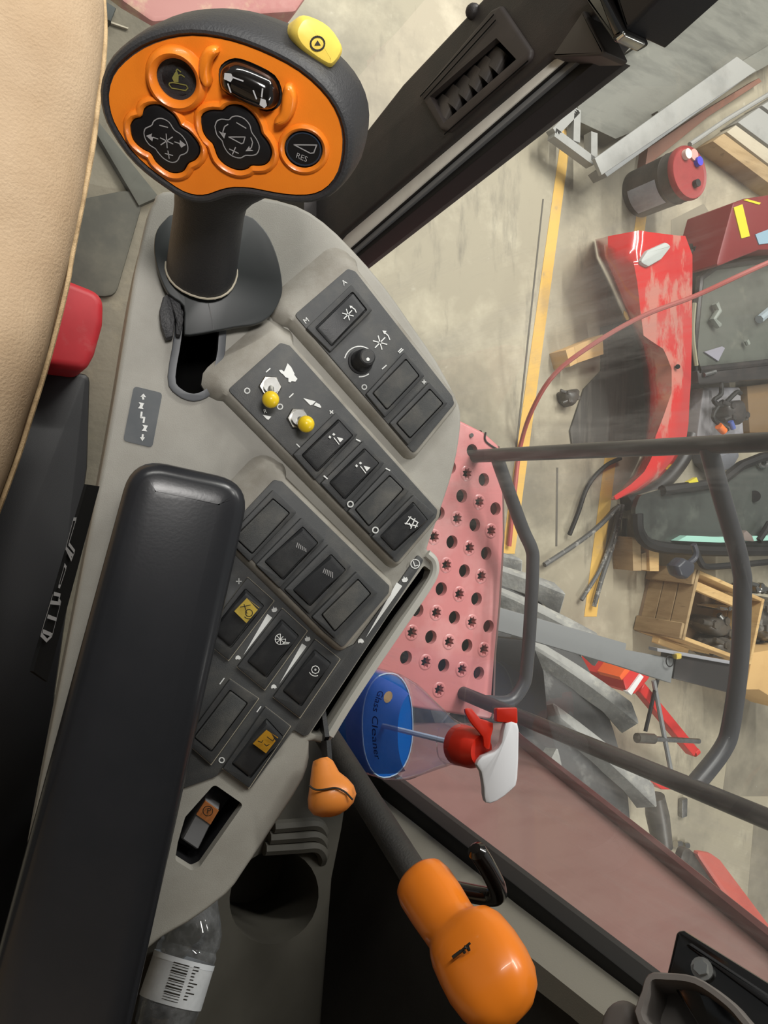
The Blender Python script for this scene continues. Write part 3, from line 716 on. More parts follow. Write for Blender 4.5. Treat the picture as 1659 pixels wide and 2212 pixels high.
# glossy rocker
bm = bmesh.new(); shell(bm, offs(ccw(smooth_closed(fpoly(capsule), 3)), -0.0004), [(-0.0060, 0.0078), (-0.0042, 0.0075), (-0.0022, 0.0062), (-0.0006, 0.0036), (0, 0.0005), (0, -0.0034)])
rk_ = part('thumb_rocker', bm, M_gloss, stick, 'glossy black thumb rocker with white symbols')
zr = zc(420, 90, 7.541)
jsym(rk_, 0.0081, [zr([(620, 580), (790, 640)]), zr([(545, 690), (590, 820)]), zr([(1110, 770), (1095, 900)]), zr([(960, 800), (1010, 930)])], [zr([(490, 510), (600, 520), (630, 590), (590, 660), (480, 610)]), zr([(1080, 920), (1160, 950), (1180, 1040), (1140, 1085), (1060, 1030)])], 0.0006, mk('rocker_print', rgb(190, 190, 192), .4))
# yellow enable button on the rim
yb = [(636, 68), (650, 40), (672, 36), (712, 58), (738, 96), (738, 118), (722, 140), (706, 142), (668, 118), (645, 95)]
JY = Frame(Pd(690, 92, 0.322), (-0.16, -0.42, 0.89), (0, 0.3, 1))
bm = bmesh.new(); shell(bm, smooth_closed(JY.poly(yb, 0), 3), [(-0.003, 0.001), (-0.0012, 0.0006), (0, -0.001), (0.0008, -0.006), (0, -0.026)])
bm.transform(J.M.inverted() @ JY.M); ye = part('enable_button', bm, mk('pale_yellow', rgb(238, 208, 92), .38), stick, 'pale yellow button with a black circled triangle')
bm = bmesh.new(); strokes(bm, JY, [circ(686, 94, 15, 20)], 0.0007, 0.0014); fills(bm, JY, [[(686, 87), (693, 98), (679, 98)]], 0.0014); bm.transform(J.M.inverted() @ JY.M); part('symbol', bm, M_printd, ye)
# stem: from the base plate up into the back of the head
HPL = 0.014
pb = J.loc(C.M @ C.px(436, 580, HPL)); pt_ = J.loc(Pd(470, 330, 0.372))
ax = (pt_ - pb).normalized(); sx_ = ax.cross(Vector((0, 0, 1))).normalized(); sy_ = sx_.cross(ax)
bm = bmesh.new(); L = (pt_ - pb).length
loft(bm, [ering(pb + ax * (L * t), sx_ * a, sy_ * b, 28, 2.2) for t, a, b in ((-0.02, .0205, .0195), (0.06, .0202, .0192), (.3, .0192, .0186), (.55, .0182, .018), (.72, .019, .0175), (.84, .024, .0175), (.95, .032, .017), (1.05, .034, .014))])
part('stem', bm, M_soft, stick)
bm = bmesh.new(); tube(bm, [p for p in ering(pb, sx_ * .0208, sy_ * .0198, 28, 2.2)] + [pb + sx_ * .0208], .0007, 6, False); part('stem_dust_ring', bm, M_dust, stick)
plate_px = [(333, 528), (339, 497), (357, 474), (378, 461), (456, 452), (534, 465), (561, 484), (584, 516), (602, 565), (610, 613), (607, 642), (590, 675), (567, 694), (542, 702), (509, 706), (410, 724), (398, 709), (397, 661), (366, 636), (349, 605), (337, 567)]
TJ = J.M.inverted() @ C.M
bm = bmesh.new(); shell(bm, smooth_closed(C.poly(plate_px, HPL), 3), rprof(.0008, HPL, HPL - .0045, 2)); bm.transform(TJ); part('base_shield', bm, mk('shield_black', rgb(40, 43, 44), .42, col2=rgb(54, 60, 58), nscale=10), stick, 'flat black shield plate')
bm = bmesh.new(); strokes(bm, C, [[(447, 640), (462, 712)]], .0005, HPL + .0002); bm.transform(TJ); part('shield_seam', bm, M_bezel, stick)
for cp in ([(352, 642), (362, 634), (372, 662), (378, 690), (374, 726), (358, 731), (347, 700), (344, 672)], [(362, 636), (390, 655), (397, 690), (390, 724), (380, 722), (380, 690), (370, 664)]):
    bm = bmesh.new(); shell(bm, rounded(C.poly(cp, .011), .001), rprof(.0008, .011, .001, 2)); bm.transform(TJ); part('clip', bm, M_soft, stick)

# ------------------------------------------------------------------ armrest
AR = Frame(C.o + C.n * 0.052, C.n, (0, 1, 0))
arm = thing('armrest_pad', 'smooth black vinyl armrest pad in front of the switches', 'armrest', AR.M, True)
arm_px = [(548, 1042), (286, 984), (-72, 2300), (268, 2300)]
ao = rounded(AR.poly(arm_px), [.020, .020, 0, 0], 8)
bm = bmesh.new(); shell(bm, ao, [(-0.016, 0.0012), (-0.0075, 0.0004), (-0.0048, -0.0006), (-0.0024, -0.0024), (-0.0007, -0.0048), (0, -0.009), (0, -0.034), (-0.002, -0.040)])
part('pad', bm, M_arm, arm)
bm = bmesh.new(); shell(bm, offs(ccw(ao), -0.006), [(0, -0.038), (0, -0.050)]); part('pad_base', bm, M_black, arm)

# ------------------------------------------------------------------ seat cushion
SZ = 2.42
seat = thing('driver_seat', 'tan fabric driver seat cushion at the left edge', 'seat', Matrix.Translation((-0.2, 0.1, 1.9)))
sp = [(236, -420), (224, -200), (216, -60), (221, 60), (214, 160), (204, 230), (196, 300), (178, 400), (150, 540), (136, 620), (98, 770), (58, 900), (22, 1010), (-60, 1220), (-150, 1400)]
edge = smooth_open([Pz(x, y, SZ - .05) for x, y in sp], 5)
sect = [(-.02, -.16), (.004, -.12), (.006, -.085), (.001, -.062), (-.001, -.05), (-.001, -.04), (-.006, -.022), (-.018, -.008), (-.04, .002), (-.08, .010), (-.16, .015), (-.28, .012), (-.42, .004), (-.55, -.03)]
bm = bmesh.new(); G_ = []
for p in edge:
    row = []
    for dx, dz in sect:
        q = Vector((p.x + dx, p.y, SZ + dz))
        q.z += (0.007 * noise.noise(Vector((q.x * 8, q.y * 6, 3))) + 0.0025 * math.sin(q.y * 55 + q.x * 40)) * (1 if dz > -.03 else .2)
        q.x += 0.003 * noise.noise(Vector((q.z * 20, q.y * 16, 1)))
        row.append(bm.verts.new(q))
    G_.append(row)
for a, b in zip(G_, G_[1:]):
    for i in range(len(sect) - 1): bm.faces.new((a[i], a[i + 1], b[i + 1], b[i]))
cu = part('cushion', bm, M_seat, seat, angle=1.5)
bm = bmesh.new(); tube(bm, [p + Vector((0.0015, 0, -.004)) for p in edge], .0034, 8); part('piping', bm, M_seam, cu)
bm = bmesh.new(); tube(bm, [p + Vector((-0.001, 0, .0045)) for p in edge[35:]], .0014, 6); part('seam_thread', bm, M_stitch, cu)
# backrest behind the operator (out of frame, it shades the armrest)
bm = bmesh.new(); box(bm, (-0.22, -0.52, 2.75), (0.52, 0.14, 0.75)); bevel(bm, .04, 3); part('backrest', bm, M_seat, seat)
bm = bmesh.new(); box(bm, (-0.25, 0.05, 2.08), (0.42, 0.5, 0.36)); bevel(bm, .02, 2); part('seat_box', bm, M_black, seat)

# ------------------------------------------------------------------ levers at the rear of the console
thr = thing('throttle_lever', 'small worn orange teardrop throttle knob on a thin black arm', 'lever', Matrix.Translation(Pd(700, 1560, .52)))
ka = C.M @ C.px(690, 1500, -.02); kb2 = C.M @ C.px(704, 1600, .004); kc = Pd(710, 1690, .49)
bm = bmesh.new(); bar(bm, ka, kb2, .010, .003, (1, 0.2, 0)); bar(bm, kb2, kc, .010, .003, (1, .2, 0)); part('arm', bm, M_black, thr)
ktop = Pd(694, 1640, .492); kbot = Pd(724, 1762, .478); kd_ = (kbot - ktop); kl = kd_.length; kd_.normalize()
kr = ray(1, 0) - ray(0, 0); kr = (kr - kr.dot(kd_) * kd_).normalized(); kn_ = kr.cross(kd_)
bm = bmesh.new()
loft(bm, [ering(ktop + kd_ * kl * t + kr * o, kr * a, kn_ * a * .8, 20) for t, a, o in ((-.02, .002, 0), (0, .0055, 0), (.1, .0072, 0), (.3, .0095, -.0005), (.45, .0125, .0006), (.6, .0150, .0008), (.75, .0156, .0005), (.88, .0130, 0), (.96, .0082, 0), (1, .003, 0))])
kno = part('knob', bm, M_orang3, thr, 'orange knob with a wavy dark seam')
zk = zc(620, 1400, 2.9625); line = zk([(140, 878), (180, 905), (240, 905), (310, 895), (370, 920), (420, 970)])
bm = bmesh.new(); KF = Frame(Pd(716, 1700, .468), -ray(716, 1700).normalized(), (0, 1, 0))
tube(bm, smooth_open([Pd(x, y, .4725 + .00009 * abs(i - 2.5) ** 2.6) for i, (x, y) in enumerate(line)], 4), .0006, 6); part('seam', bm, M_printd, kno)

big = thing('adjusting_lever', 'large glossy orange mushroom-shaped grip on a thick black bar', 'lever', Matrix.Translation(Pd(690, 1560, .66)))
La = Pd(650, 1500, .66); Lb = Pd(892, 1885, .515)
bm = bmesh.new(); tube(bm, [La, Lb + (Lb - La).normalized() * .03], [.0108, .0104], 16, True, 0.85); part('bar', bm, mk('bar_black', rgb(38, 37, 36), .5, col2=rgb(62, 58, 54), nscale=25, bump=.2, bscale=700), big)
g0 = Pd(905, 1895, .505); g1 = Pd(1080, 2165, .430)
gd = (g1 - g0); gl = gd.length; gd.normalize(); gr = Vector((right.x, right.y, right.z)) * .8 + Vector((upv.x, upv.y, upv.z)) * .55
gr = (gr - gr.dot(gd) * gd).normalized(); gn = gr.cross(gd)
bm = bmesh.new()
prof = [(-.02, .010, .010, 0), (0, .0150, .014, 0), (.03, .0178, .016, 0), (.10, .0192, .0175, 0), (.25, .0190, .017, 0), (.40, .0180, .0165, 0), (.475, .0182, .0165, 0.0006), (.51, .0200, .0175, 0.0018), (.55, .0232, .0195, 0.0034), (.61, .0252, .021, .0038), (.72, .0262, .022, .0036), (.84, .0262, .0220, .003), (.95, .0246, .021, .0026), (1.03, .0212, .018, .002), (1.09, .015, .013, .0015), (1.12, .006, .006, .001)]
loft(bm, [ering(g0 + gd * gl * t + gr * o, gr * a, gn * b, 56, 2.2 if t < .5 else 2.75) for t, a, b, o in prof])
gp = part('grip', bm, M_orang2, big, 'glossy orange grip', 1.3)
GF = Frame(Pd(1000, 2055, .428), -ray(1000, 2055).normalized(), (0, 1, 0))
zg = zc(780, 1700, 3.77)
bm = bmesh.new(); gl_ = [zg(p) for p in ([(745, 1388), (815, 1335)], [(815, 1335), (888, 1270)], [(830, 1330), (845, 1350)], [(868, 1300), (880, 1330)], [(860, 1310), (842, 1300)])]
ctr = [Pd(x, y, .4295) for x, y in gl_[0]]
for i, ln in enumerate(gl_):
    tube(bm, [Pd(x, y, .433) for x, y in ln], .0010 if i != 1 else .0007, 5)
part('symbol', bm, M_printd, gp)
hook = bmesh.new(); hp = [Pd(900, 1905, .545), Pd(1040, 1934, .530), Pd(1072, 1935, .520), Pd(1073, 1915, .512), Pd(1052, 1872, .500), Pd(1030, 1838, .490)]
hs = smooth_open(hp, 6)
tube(hook, hs + [hs[-1] + (hs[-1] - hs[-2]).normalized() * .003], [.0062] * len(hs) + [.0035], 14)
solo('bent_rod_hook', hook, M_gloss, 'glossy black bent rod handle beside the large orange grip', 'handle')
# ------------------------------------------------------------------ spray bottle
M_clear = glass_mat('clear_plastic', (0.93, 0.94, 0.96, 1), 1.45, dust=0.12, floor=0.03, dscale=(20, 20, 20), dustcol=(.8, .8, .85, 1))
M_liquid = mk('blue_liquid', rgb(10, 128, 232), 0.08, trans=0.45, ior=1.15, spec=.5, coat=.3)
M_red = mk('red_plastic', rgb(206, 44, 26), 0.35)
M_white = mk('white_plastic', rgb(226, 226, 230), 0.35)
spray = thing('spray_bottle', 'clear spray bottle of blue glass cleaner with white and red trigger head', 'spray bottle', Matrix.Translation(Pz(715, 1528, 2.22)))
top = Pd(992, 1608, .680); base = Pd(640, 1512, .905)
ba = (top - base); bl = ba.length; ba.normalize()
bt = Vector((upv.x, upv.y, upv.z)); bt = (bt - bt.dot(ba) * ba).normalized(); bo = bt.cross(ba)
def bsec(prof, sc=1.0, dz=0.0, k=0.62):
    return [ering(base + ba * (bl * t), bt * (a * sc + dz), bo * (max(a * k, .0) * sc + dz) if a > .02 else bo * (a * sc + dz), 32, 2.3) for t, a in prof]
bp = [(0, .044), (.02, .050), (.3, .0525), (.55, .0535), (.66, .0520), (.75, .046), (.83, .036), (.90, .0275), (.95, .0215), (.965, .0185), (1.02, .0175)]
bm = bmesh.new(); loft(bm, bsec(bp)); part('bottle', bm, M_clear, spray)
lp = [(0.01, .042), (.03, .0485), (.3, .0508), (.55, .0518), (.63, .0508)]
bm = bmesh.new(); loft(bm, bsec(lp)); part('liquid', bm, M_liquid, spray, 'bright blue liquid')
bm = bmesh.new(); mr0 = ering(base + ba * bl * .632, bt * .0508, bo * .0508 * .62, 32, 2.3); tube(bm, mr0 + [mr0[0]], .0007, 6, False); part('waterline_glint', bm, mk('glint_pale', rgb(200, 225, 245), .3), spray)  # pale ring painted in as the highlight round the liquid surface
bm = bmesh.new(); tube(bm, [base + ba * bl * .15 - bo * .012, base + ba * bl * .6 - bo * .006, top], .0026, 8); part('dip_tube', bm, mk('tube_white', rgb(190, 205, 230), .4), spray)
# label wrapped round the camera side
tcam = CAMPOS - (base + ba * bl * .66); la0 = math.atan2(tcam.dot(bo) / .62, tcam.dot(bt))
def onb(t, ang, k=1.012):
    for (t0, a0), (t1, a1) in zip(bp, bp[1:]):
        if t0 <= t <= t1: a = a0 + (a1 - a0) * (t - t0) / (t1 - t0); break
    x, y = math.cos(ang), math.sin(ang)
    return base + ba * bl * t + bt * (a * k * abs(x) ** (2 / 2.3) * (1 if x >= 0 else -1)) + bo * (a * .62 * k * abs(y) ** (2 / 2.3) * (1 if y >= 0 else -1))
sg = -1 if math.sin(la0) < 0 else 1          # ring direction that runs down the picture
bm = bmesh.new(); V = [[bm.verts.new(onb(t, la0 + sg * (-1.0 + 2.1 * k / 14))) for k in range(15)] for t in (.54, .60, .66, .72, .76, .80)]
for a, b in zip(V, V[1:]):
    for i in range(14): bm.faces.new((a[i], a[i + 1], b[i + 1], b[i]))
bmesh.ops.solidify(bm, geom=list(bm.faces), thickness=.0003)
lab = part('label', bm, mk('label_blue', rgb(84, 112, 206), .45, col2=rgb(40, 90, 190), nscale=30, alpha=.72), spray, 'violet blue label')
def ring_text(txt, t0, a0, size, nm, mat):
    bm = bmesh.new(); text_bm(bm, txt, C, 700, 700, (1, 0), 1, 0); bm.free(); Vt, Ft = FONT[txt]
    bm = bmesh.new(); vs = [bm.verts.new(onb(t0 + c.y * size / bl, a0 + sg * c.x * size / .05, 1.022)) for c in Vt]
    for f in Ft:
        try: bm.faces.new([vs[q] for q in f])
        except ValueError: pass
    part(nm, bm, mat, lab)
ring_text('Glass Cleaner', .69, la0 - sg * .62, .0115, 'lettering', mk('navy_print', rgb(26, 32, 96), .6))
ring_text('AMMONIA FREE', .565, la0 - sg * .55, .0085, 'lettering', mk('label_pale_print', rgb(196, 206, 224), .6)) if False else None
bm = bmesh.new(); cv = [bm.verts.new(onb(.74 + .018 * math.cos(k * .5236), la0 - sg * (.55 + .16 * math.sin(k * .5236)), 1.02)) for k in range(12)]; bm.faces.new(cv); part('label_spot', bm, mk('cream_print', rgb(222, 190, 150), .6), lab)
# collar and trigger head
bm = bmesh.new(); ct = top + ba * .004
loft(bm, [ering(ct + ba * z, bt * r, bo * r, 28) for z, r in ((-.006, .0170), (-.0045, .0178), (.013, .0172), (.016, .0165), (.024, .0125))])
part('collar', bm, M_red, spray, 'red screw collar')
HF = Frame(Pd(1075, 1640, .650), (-ray(1075, 1640).normalized() + Vector((0, 0, .25))), Vector(ba.cross(ray(1075, 1640))) * -1)
hd = [(1038, 1632), (1064, 1622), (1080, 1602), (1088, 1562), (1114, 1562), (1117, 1600), (1114, 1680), (1104, 1702), (1070, 1728), (1046, 1731), (1042, 1700), (1036, 1666), (1026, 1650)]
bm = bmesh.new(); shell(bm, smooth_closed(HF.poly(hd), 2), [(-.002, .010), (-.0006, .0092), (0, .0075), (0, -.0095), (-.002, -.011)]); bm.transform(HF.M); part('trigger_head', bm, M_white, spray, 'white trigger housing')
bm = bmesh.new(); shell(bm, rounded(HF.poly([(1069, 1529), (1114, 1528), (1115, 1563), (1070, 1559)]), .002), rprof(.001, .0088, -.0088, 2)); bm.transform(HF.M); part('nozzle', bm, M_red, spray, 'red square nozzle')
bm = bmesh.new(); shell(bm, smooth_closed(HF.poly([(1003, 1532), (1018, 1531), (1036, 1552), (1064, 1562), (1060, 1590), (1056, 1618), (1044, 1612), (1042, 1592), (1022, 1568), (1008, 1548)]), 2), rprof(.001, .004, -.004, 2)); bm.transform(HF.M); part('trigger', bm, M_red, spray, 'red trigger')

# ------------------------------------------------------------------ water bottle lying in the tray
M_pet = glass_mat('pet_bottle', (0.82, 0.84, 0.86, 1), 1.5, dust=.5, floor=.10, dscale=(30, 30, 30), dlo=.45, dhi=.75, dustcol=(.6, .61, .63, 1), rough=.06)
water = thing('water_bottle', 'clear plastic water bottle lying in the tray behind the armrest', 'bottle', Matrix.Translation(Pd(390, 2080, .80)))
wt = Pd(452, 1905, .72); wb_ = Pd(345, 2236, .66); wa_ = (wb_ - wt); wl = wa_.length; wa_.normalize()
wu = (Vector((right.x, right.y, right.z)) - Vector((right.x, right.y, right.z)).dot(wa_) * wa_).normalized(); wv = wu.cross(wa_)
wp = [(0, .009), (.05, .011), (.12, .0135), (.22, .0205), (.32, .0262), (.40, .0272), (.44, .0256), (.47, .0275), (.50, .0272), (.8, .0270), (.86, .0262), (.95, .0245), (1.0, .018)]
bm = bmesh.new(); loft(bm, [ering(wt + wa_ * wl * t, wu * a, wv * a, 28) for t, a in wp]); part('bottle', bm, M_pet, water)
bm = bmesh.new(); V = [[bm.verts.new(p) for p in ering(wt + wa_ * wl * t, wu * .0279, wv * .0279, 28)] for t in (.52, .60, .70, .80)]
for a, b in zip(V, V[1:]):
    for i in range(28): bm.faces.new((a[i], a[(i + 1) % 28], b[(i + 1) % 28], b[i]))
wl_ = part('label', bm, mk('water_label', rgb(186, 188, 190), .4, col2=rgb(225, 226, 228), nscale=40), water, 'pale printed label')
def onw(t, ang, r=.0283): return wt + wa_ * wl * t + wu * (r * math.cos(ang)) + wv * (r * math.sin(ang))
tocam = (CAMPOS - (wt + wa_ * wl * .6)); th0 = math.atan2(tocam.dot(wv), tocam.dot(wu))
bm = bmesh.new()
for i in range(15):
    t = .545 + i * .016; w = random.choice((.003, .005, .008))
    a0, a1 = th0 - .28, th0 + .22
    vv = [bm.verts.new(onw(t + (w if k > 4 else 0), a0 + (a1 - a0) * ((k if k <= 4 else 9 - k) / 4))) for k in range(10)]
    for k in range(4): bm.faces.new((vv[k], vv[k + 1], vv[8 - k], vv[9 - k]))
for i in range(11):
    t = .54 + i * .02; a0 = th0 + .36 * (1 if i % 2 else 1); a1 = a0 + random.choice((.12, .2, .3))
    vv = [bm.verts.new(onw(t + (.006 if k > 2 else 0), a0 + (a1 - a0) * ((k if k <= 2 else 5 - k) / 2))) for k in range(6)]
    for k in range(2): bm.faces.new((vv[k], vv[k + 1], vv[4 - k], vv[5 - k]))
part('barcode_print', bm, M_printd, wl_)
bm = bmesh.new(); V = [[bm.verts.new(p) for p in ering(wt + wa_ * wl * t, wu * .0281, wv * .0281, 28)] for t in (.515, .55)]
for i in range(28): bm.faces.new((V[0][i], V[0][(i + 1) % 28], V[1][(i + 1) % 28], V[1][i]))
part('label_band', bm, mk('label_band_white', rgb(215, 218, 222), .4), wl_)

# ------------------------------------------------------------------ cab interior
M_mat = ramp_mat('rubber_mat', [rgb(118, 112, 98), (rgb(78, 76, 68), 5, .45, .7, .8, None), (rgb(140, 132, 112), 22, .56, .76, .7, None)], .8, .3, .25, 120)
M_trim = mk('cab_trim_grey', rgb(88, 84, 78), .6, col2=rgb(72, 68, 62), nscale=8, namt=.5, bump=.15, bscale=900)
M_trimd = mk('post_trim_black', rgb(44, 42, 42), .5, col2=rgb(70, 60, 56), nscale=12, namt=.5, bump=.15, bscale=900)
M_rub = mk('rubber_seal', rgb(20, 20, 21), .6)
M_dirtyred = ramp_mat('dusty_red', [rgb(172, 36, 44), (rgb(176, 110, 108), 7, .44, .6, .85, None), (rgb(150, 30, 36), 16, .5, .7, .5, None)], .5)
CF = 1.85
bm = bmesh.new(); slab(bm, [(-700, -500), (205, -25), (262, 18), (420, 110), (560, 300), (640, 470), (740, 560), (740, 1700), (900, 2600), (-900, 2600)], CF, CF - .05)
fl_cab = solo('floor_cab', bm, M_mat, kind='structure')
# raised rubber ribs and mats on the cab floor
for ps in ([(196, 268), (214, 262), (345, 425), (300, 445)], ):
    bm = bmesh.new(); slab(bm, ps, CF + .012, CF - .01, 0, .003); part('mat_rib', bm, mk('rib_rubber', rgb(84, 84, 76), .75, col2=rgb(60, 60, 54), nscale=14), fl_cab)
bm = bmesh.new(); slab(bm, [(205, 2), (218, -6), (252, 16), (240, 46), (212, 34)], CF + .015, CF - .01, 0, .003); part('mat_pad', bm, mk('pad_rubber', rgb(66, 70, 68), .75), fl_cab)
bm = bmesh.new(); slab(bm, [(240, 46), (278, 60), (276, 62), (240, 50)], CF + .004, CF, 0); part('mat_edge', bm, M_dust, fl_cab)
bm = bmesh.new(); slab(bm, [(120, 440), (320, 400), (250, 640), (110, 640)], CF + .008, CF - .01, .02, .003); part('rubber_mat', bm, mk('mat_dark', rgb(72, 71, 64), .8, col2=rgb(100, 96, 84), nscale=20), fl_cab)
# red case on the floor between seat and console
rcz = CF + .22
bm = bmesh.new(); pts = [Pz(x, y, rcz).xy for x, y in [(60, 592), (150, 604), (226, 634), (224, 700), (206, 765), (186, 802), (100, 790), (20, 770)]]
shell(bm, rounded(pts, .02, 5), rprof(.010, rcz, CF, 5)); solo('red_case', bm, M_dirtyred, 'dusty red metal case standing on cab floor between seat and console', 'case')
# black seat rail block beside the case, stretched back to paint in floor shade
bm = bmesh.new(); slab(bm, [(40, 800), (196, 806), (190, 1010), (120, 1500), (60, 2500), (-400, 2500), (-100, 1500)], CF + .16, CF, .01, .006)
solo('seat_rail_shade', bm, M_black, 'black seat rail housing beside the console, extended to paint in floor shade', 'seat rail')

XG = 0.452
G = Frame((XG, 0, 2.6), (-1, 0, 0), (0, 1, 0))      # inner face of the side glass; local v = forward
# glass panes
M_glassS = glass_mat('door_glass', (0.93, 0.95, 0.94, 1), 1.42, dust=.34, floor=.09, dscale=(2.2, 14, 1.6), dlo=.52, dhi=.78, dustcol=(.62, .61, .57, 1))
bm = bmesh.new()
hexa(bm, [(XG + .004, -.62, 1.7), (XG + .008, -.62, 1.7), (XG + .008, .62, 1.7), (XG + .004, .62, 1.7)], [(XG + .004, -.62, 3.5), (XG + .008, -.62, 3.5), (XG + .008, .62, 3.5), (XG + .004, .62, 3.5)])
# keep a single sheet for clean straight-through viewing
bm.free(); bm = bmesh.new(); bm.faces.new([bm.verts.new(p) for p in ((XG + .006, -.62, 1.7), (XG + .006, .42, 1.7), (XG + .006, .42, 3.5), (XG + .006, -.62, 3.5))])
win = solo('window_1', bm, M_glassS, kind='structure')

# front corner post with air vent
post = thing('corner_post', 'black front corner post of the cab with a louvred air vent', 'post', Matrix.Translation(G.M @ G.px(760, 470)))
def gslab(pts, top, bot, r=.004, bev=.003):
    bm = bmesh.new(); shell(bm, rounded(G.poly(pts, top), r, 3), rprof(bev, top, bot, 3)); bm.transform(G.M); return bm
vent_px = [(935, 205), (1085, 22), (1133, 92), (1140, 118), (965, 270), (925, 215)]
vent_hole = [(928, 208), (1072, 82), (1115, 128), (958, 266)]
tp = [(560, 560), (640, 470), (700, 398), (870, 180), (1040, -2), (1120, -90), (1400, -260), (1480, -230), (1300, 10), (1215, 112), (1185, 124), (740, 505), (640, 620)]
bm = bmesh.new(); shell(bm, rounded(G.poly(tp, .03), .004, 3), rprof(.004, .03, -.02, 3), holes=[(ccw(G.poly(vent_hole, .03)), .03, True)]); bm.transform(G.M)
part('trim', bm, M_trimd, post)
fr_o = [(905, 205), (1060, 20), (1080, 10), (1146, 108), (1142, 128), (968, 284), (950, 280)]
bm = bmesh.new(); shell(bm, rounded(G.poly(fr_o, .034), .005, 4), rprof(.003, .034, .028, 3), holes=[(ccw(G.poly(vent_hole, .034)), .006, False)], bottom=False); bm.transform(G.M)
vf = part('vent_frame', bm, mk('vent_grey', rgb(66, 60, 58), .55, col2=rgb(84, 76, 72), nscale=20), post)
bm = bmesh.new(); strokes(bm, G, [[(908, 208), (1066, 32)], [(916, 214), (1070, 44)], [(960, 290), (1140, 132)]], .0015, .0352); bm.transform(G.M); part('vent_groove', bm, M_void, vf)
for i in range(6):
    t = i / 5.4; ax_, ay_ = 938 + t * 120, 218 - t * 112
    a = G.px(ax_ - 4, ay_ - 4, .012); b = G.px(ax_ + 22, ay_ + 12, .030); c_ = G.px(ax_ + 42, ay_ + 34, .016)
    bm = bmesh.new(); P = smooth_open([a, G.px(ax_ + 8, ay_ + 2, .026), b, G.px(ax_ + 34, ay_ + 24, .026), c_], 4)
    for p, q in zip(P, P[1:]):
        d = Vector((.004, .005, 0))
        hexa(bm, [p - d * 1.2 + Vector((0, 0, -.001)), q - d * 1.2 + Vector((0, 0, -.001)), q + d * 1.2 + Vector((0, 0, -.003)), p + d * 1.2 + Vector((0, 0, -.003))], [p - d * 1.2, q - d * 1.2, q + d * 1.2 + Vector((0, 0, -.002)), p + d * 1.2 + Vector((0, 0, -.002))])
    bm.transform(G.M); part('louvre', bm, mk('louvre_grey', rgb(72, 68, 66), .6, col2=rgb(100, 92, 84), nscale=30) if i == 0 else MATS['louvre_grey'], vf)
def strip2(pa, pb, pc, pd, h, bot, mat, nm, parent):
    bm = bmesh.new(); shell(bm, ccw(G.poly([pa, pb, pc, pd], h)), rprof(.001, h, bot, 2)); bm.transform(G.M); return part(nm, bm, mat, parent)
strip2((700, 546), (700, 584), (1233, 118), (1187, 121), .024, -.01, mk('cream_paint', rgb(238, 236, 228), .4, col2=rgb(190, 186, 176), nscale=20, namt=.4), 'painted_frame_strip', post)
strip2((700, 588), (700, 602), (1262, 120), (1240, 119), .020, -.01, mk('grey_strip', rgb(120, 122, 124), .4), 'inner_seal_strip', post)
strip2((700, 600), (700, 616), (1306, 118), (1262, 120), .016, -.012, M_rub, 'outer_seal', post)
strip2((700, 582), (700, 590), (1241, 118), (1232, 118), .0225, .01, M_rub, 'dark_joint', post)
# bracket with bright bolt end at the top of the post
bm = gslab([(1255, -10), (1290, -40), (1348, 72), (1322, 88)], .045, .02, .002, .003); part('bracket', bm, M_gloss, post)
bm = gslab([(1310, -60), (1500, -200), (1480, -60), (1350, 66)], .040, .0, .002, .003); part('bracket_plate', bm, M_black, post)
bm = gslab([(1327, 84), (1348, 68), (1350, 76), (1332, 90)], .050, .03, .001, .001); part('bolt_end', bm, M_chrome, post)
bm = gslab([(1190, 124), (1260, 20), (1306, 112), (1296, 120)], .034, .01, .002, .002); part('corner_cover', bm, mk('cover_brown', rgb(68, 62, 58), .55), post)
bm = bmesh.new(); bmesh.ops.create_uvsphere(bm, u_segments=12, v_segments=8, radius=.007); bmesh.ops.translate(bm, verts=bm.verts, vec=G.M @ G.px(1022, 25, .03)); part('vent_dial', bm, M_trimd, post)

bm = bmesh.new(); bar(bm, (.455, .372, 1.80), (.455, .372, 2.12), .10, .06, (0, 1, 0)); part('post_foot', bm, M_trimd, post)
bm = bmesh.new(); bar(bm, (.455, .40, 2.60), (.455, .43, 3.55), .09, .06, (0, 1, 0)); part('post_head', bm, M_trimd, post)
bm = bmesh.new(); bm.faces.new([bm.verts.new(p) for p in ((-1.12, .44, 1.80), (.42, .44, 1.80), (.42, .60, 3.54), (-1.12, .60, 3.54))]); solo('window_2', bm, glass_mat('windscreen_glass', (.95, .97, .96, 1), 1.42, dust=.06, dscale=(3, 3, 3), dustcol=(.6, .6, .57, 1)), kind='structure')
# rear post: black seal, side panel with its shading put into two greys
rp = thing('side_panel', 'inner side panel below the black window seal, shade darkened into its colour', 'cab panel', Matrix.Translation(G.M @ G.px(900, 1900)))
bm = bmesh.new(); shell(bm, ccw(G.poly([(640, 1610), (727, 1608), (860, 1712), (1480, 2202), (1700, 2400), (1600, 2500), (1420, 2212), (1100, 1978), (870, 1780), (720, 1660)], .012)), rprof(.002, .012, -.012, 2)); bm.transform(G.M); part('window_seal', bm, M_rub, rp)
pn = [(700, 1640), (830, 1748), (1100, 1962), (1420, 2206), (1500, 2600), (700, 2800), (430, 2500), (520, 1900), (600, 1700)]
bm = bmesh.new(); shell(bm, ccw(G.poly(pn, .02)), [(-.03, .034), (-.012, .028), (0, .014), (0, -.01)]); bm.transform(G.M); part('panel', bm, mk('panel_painted_shade', rgb(46, 43, 40), .6, col2=rgb(38, 35, 32), nscale=8, bump=.15, bscale=900), rp)  # near-black colour stands in for shade on the panel
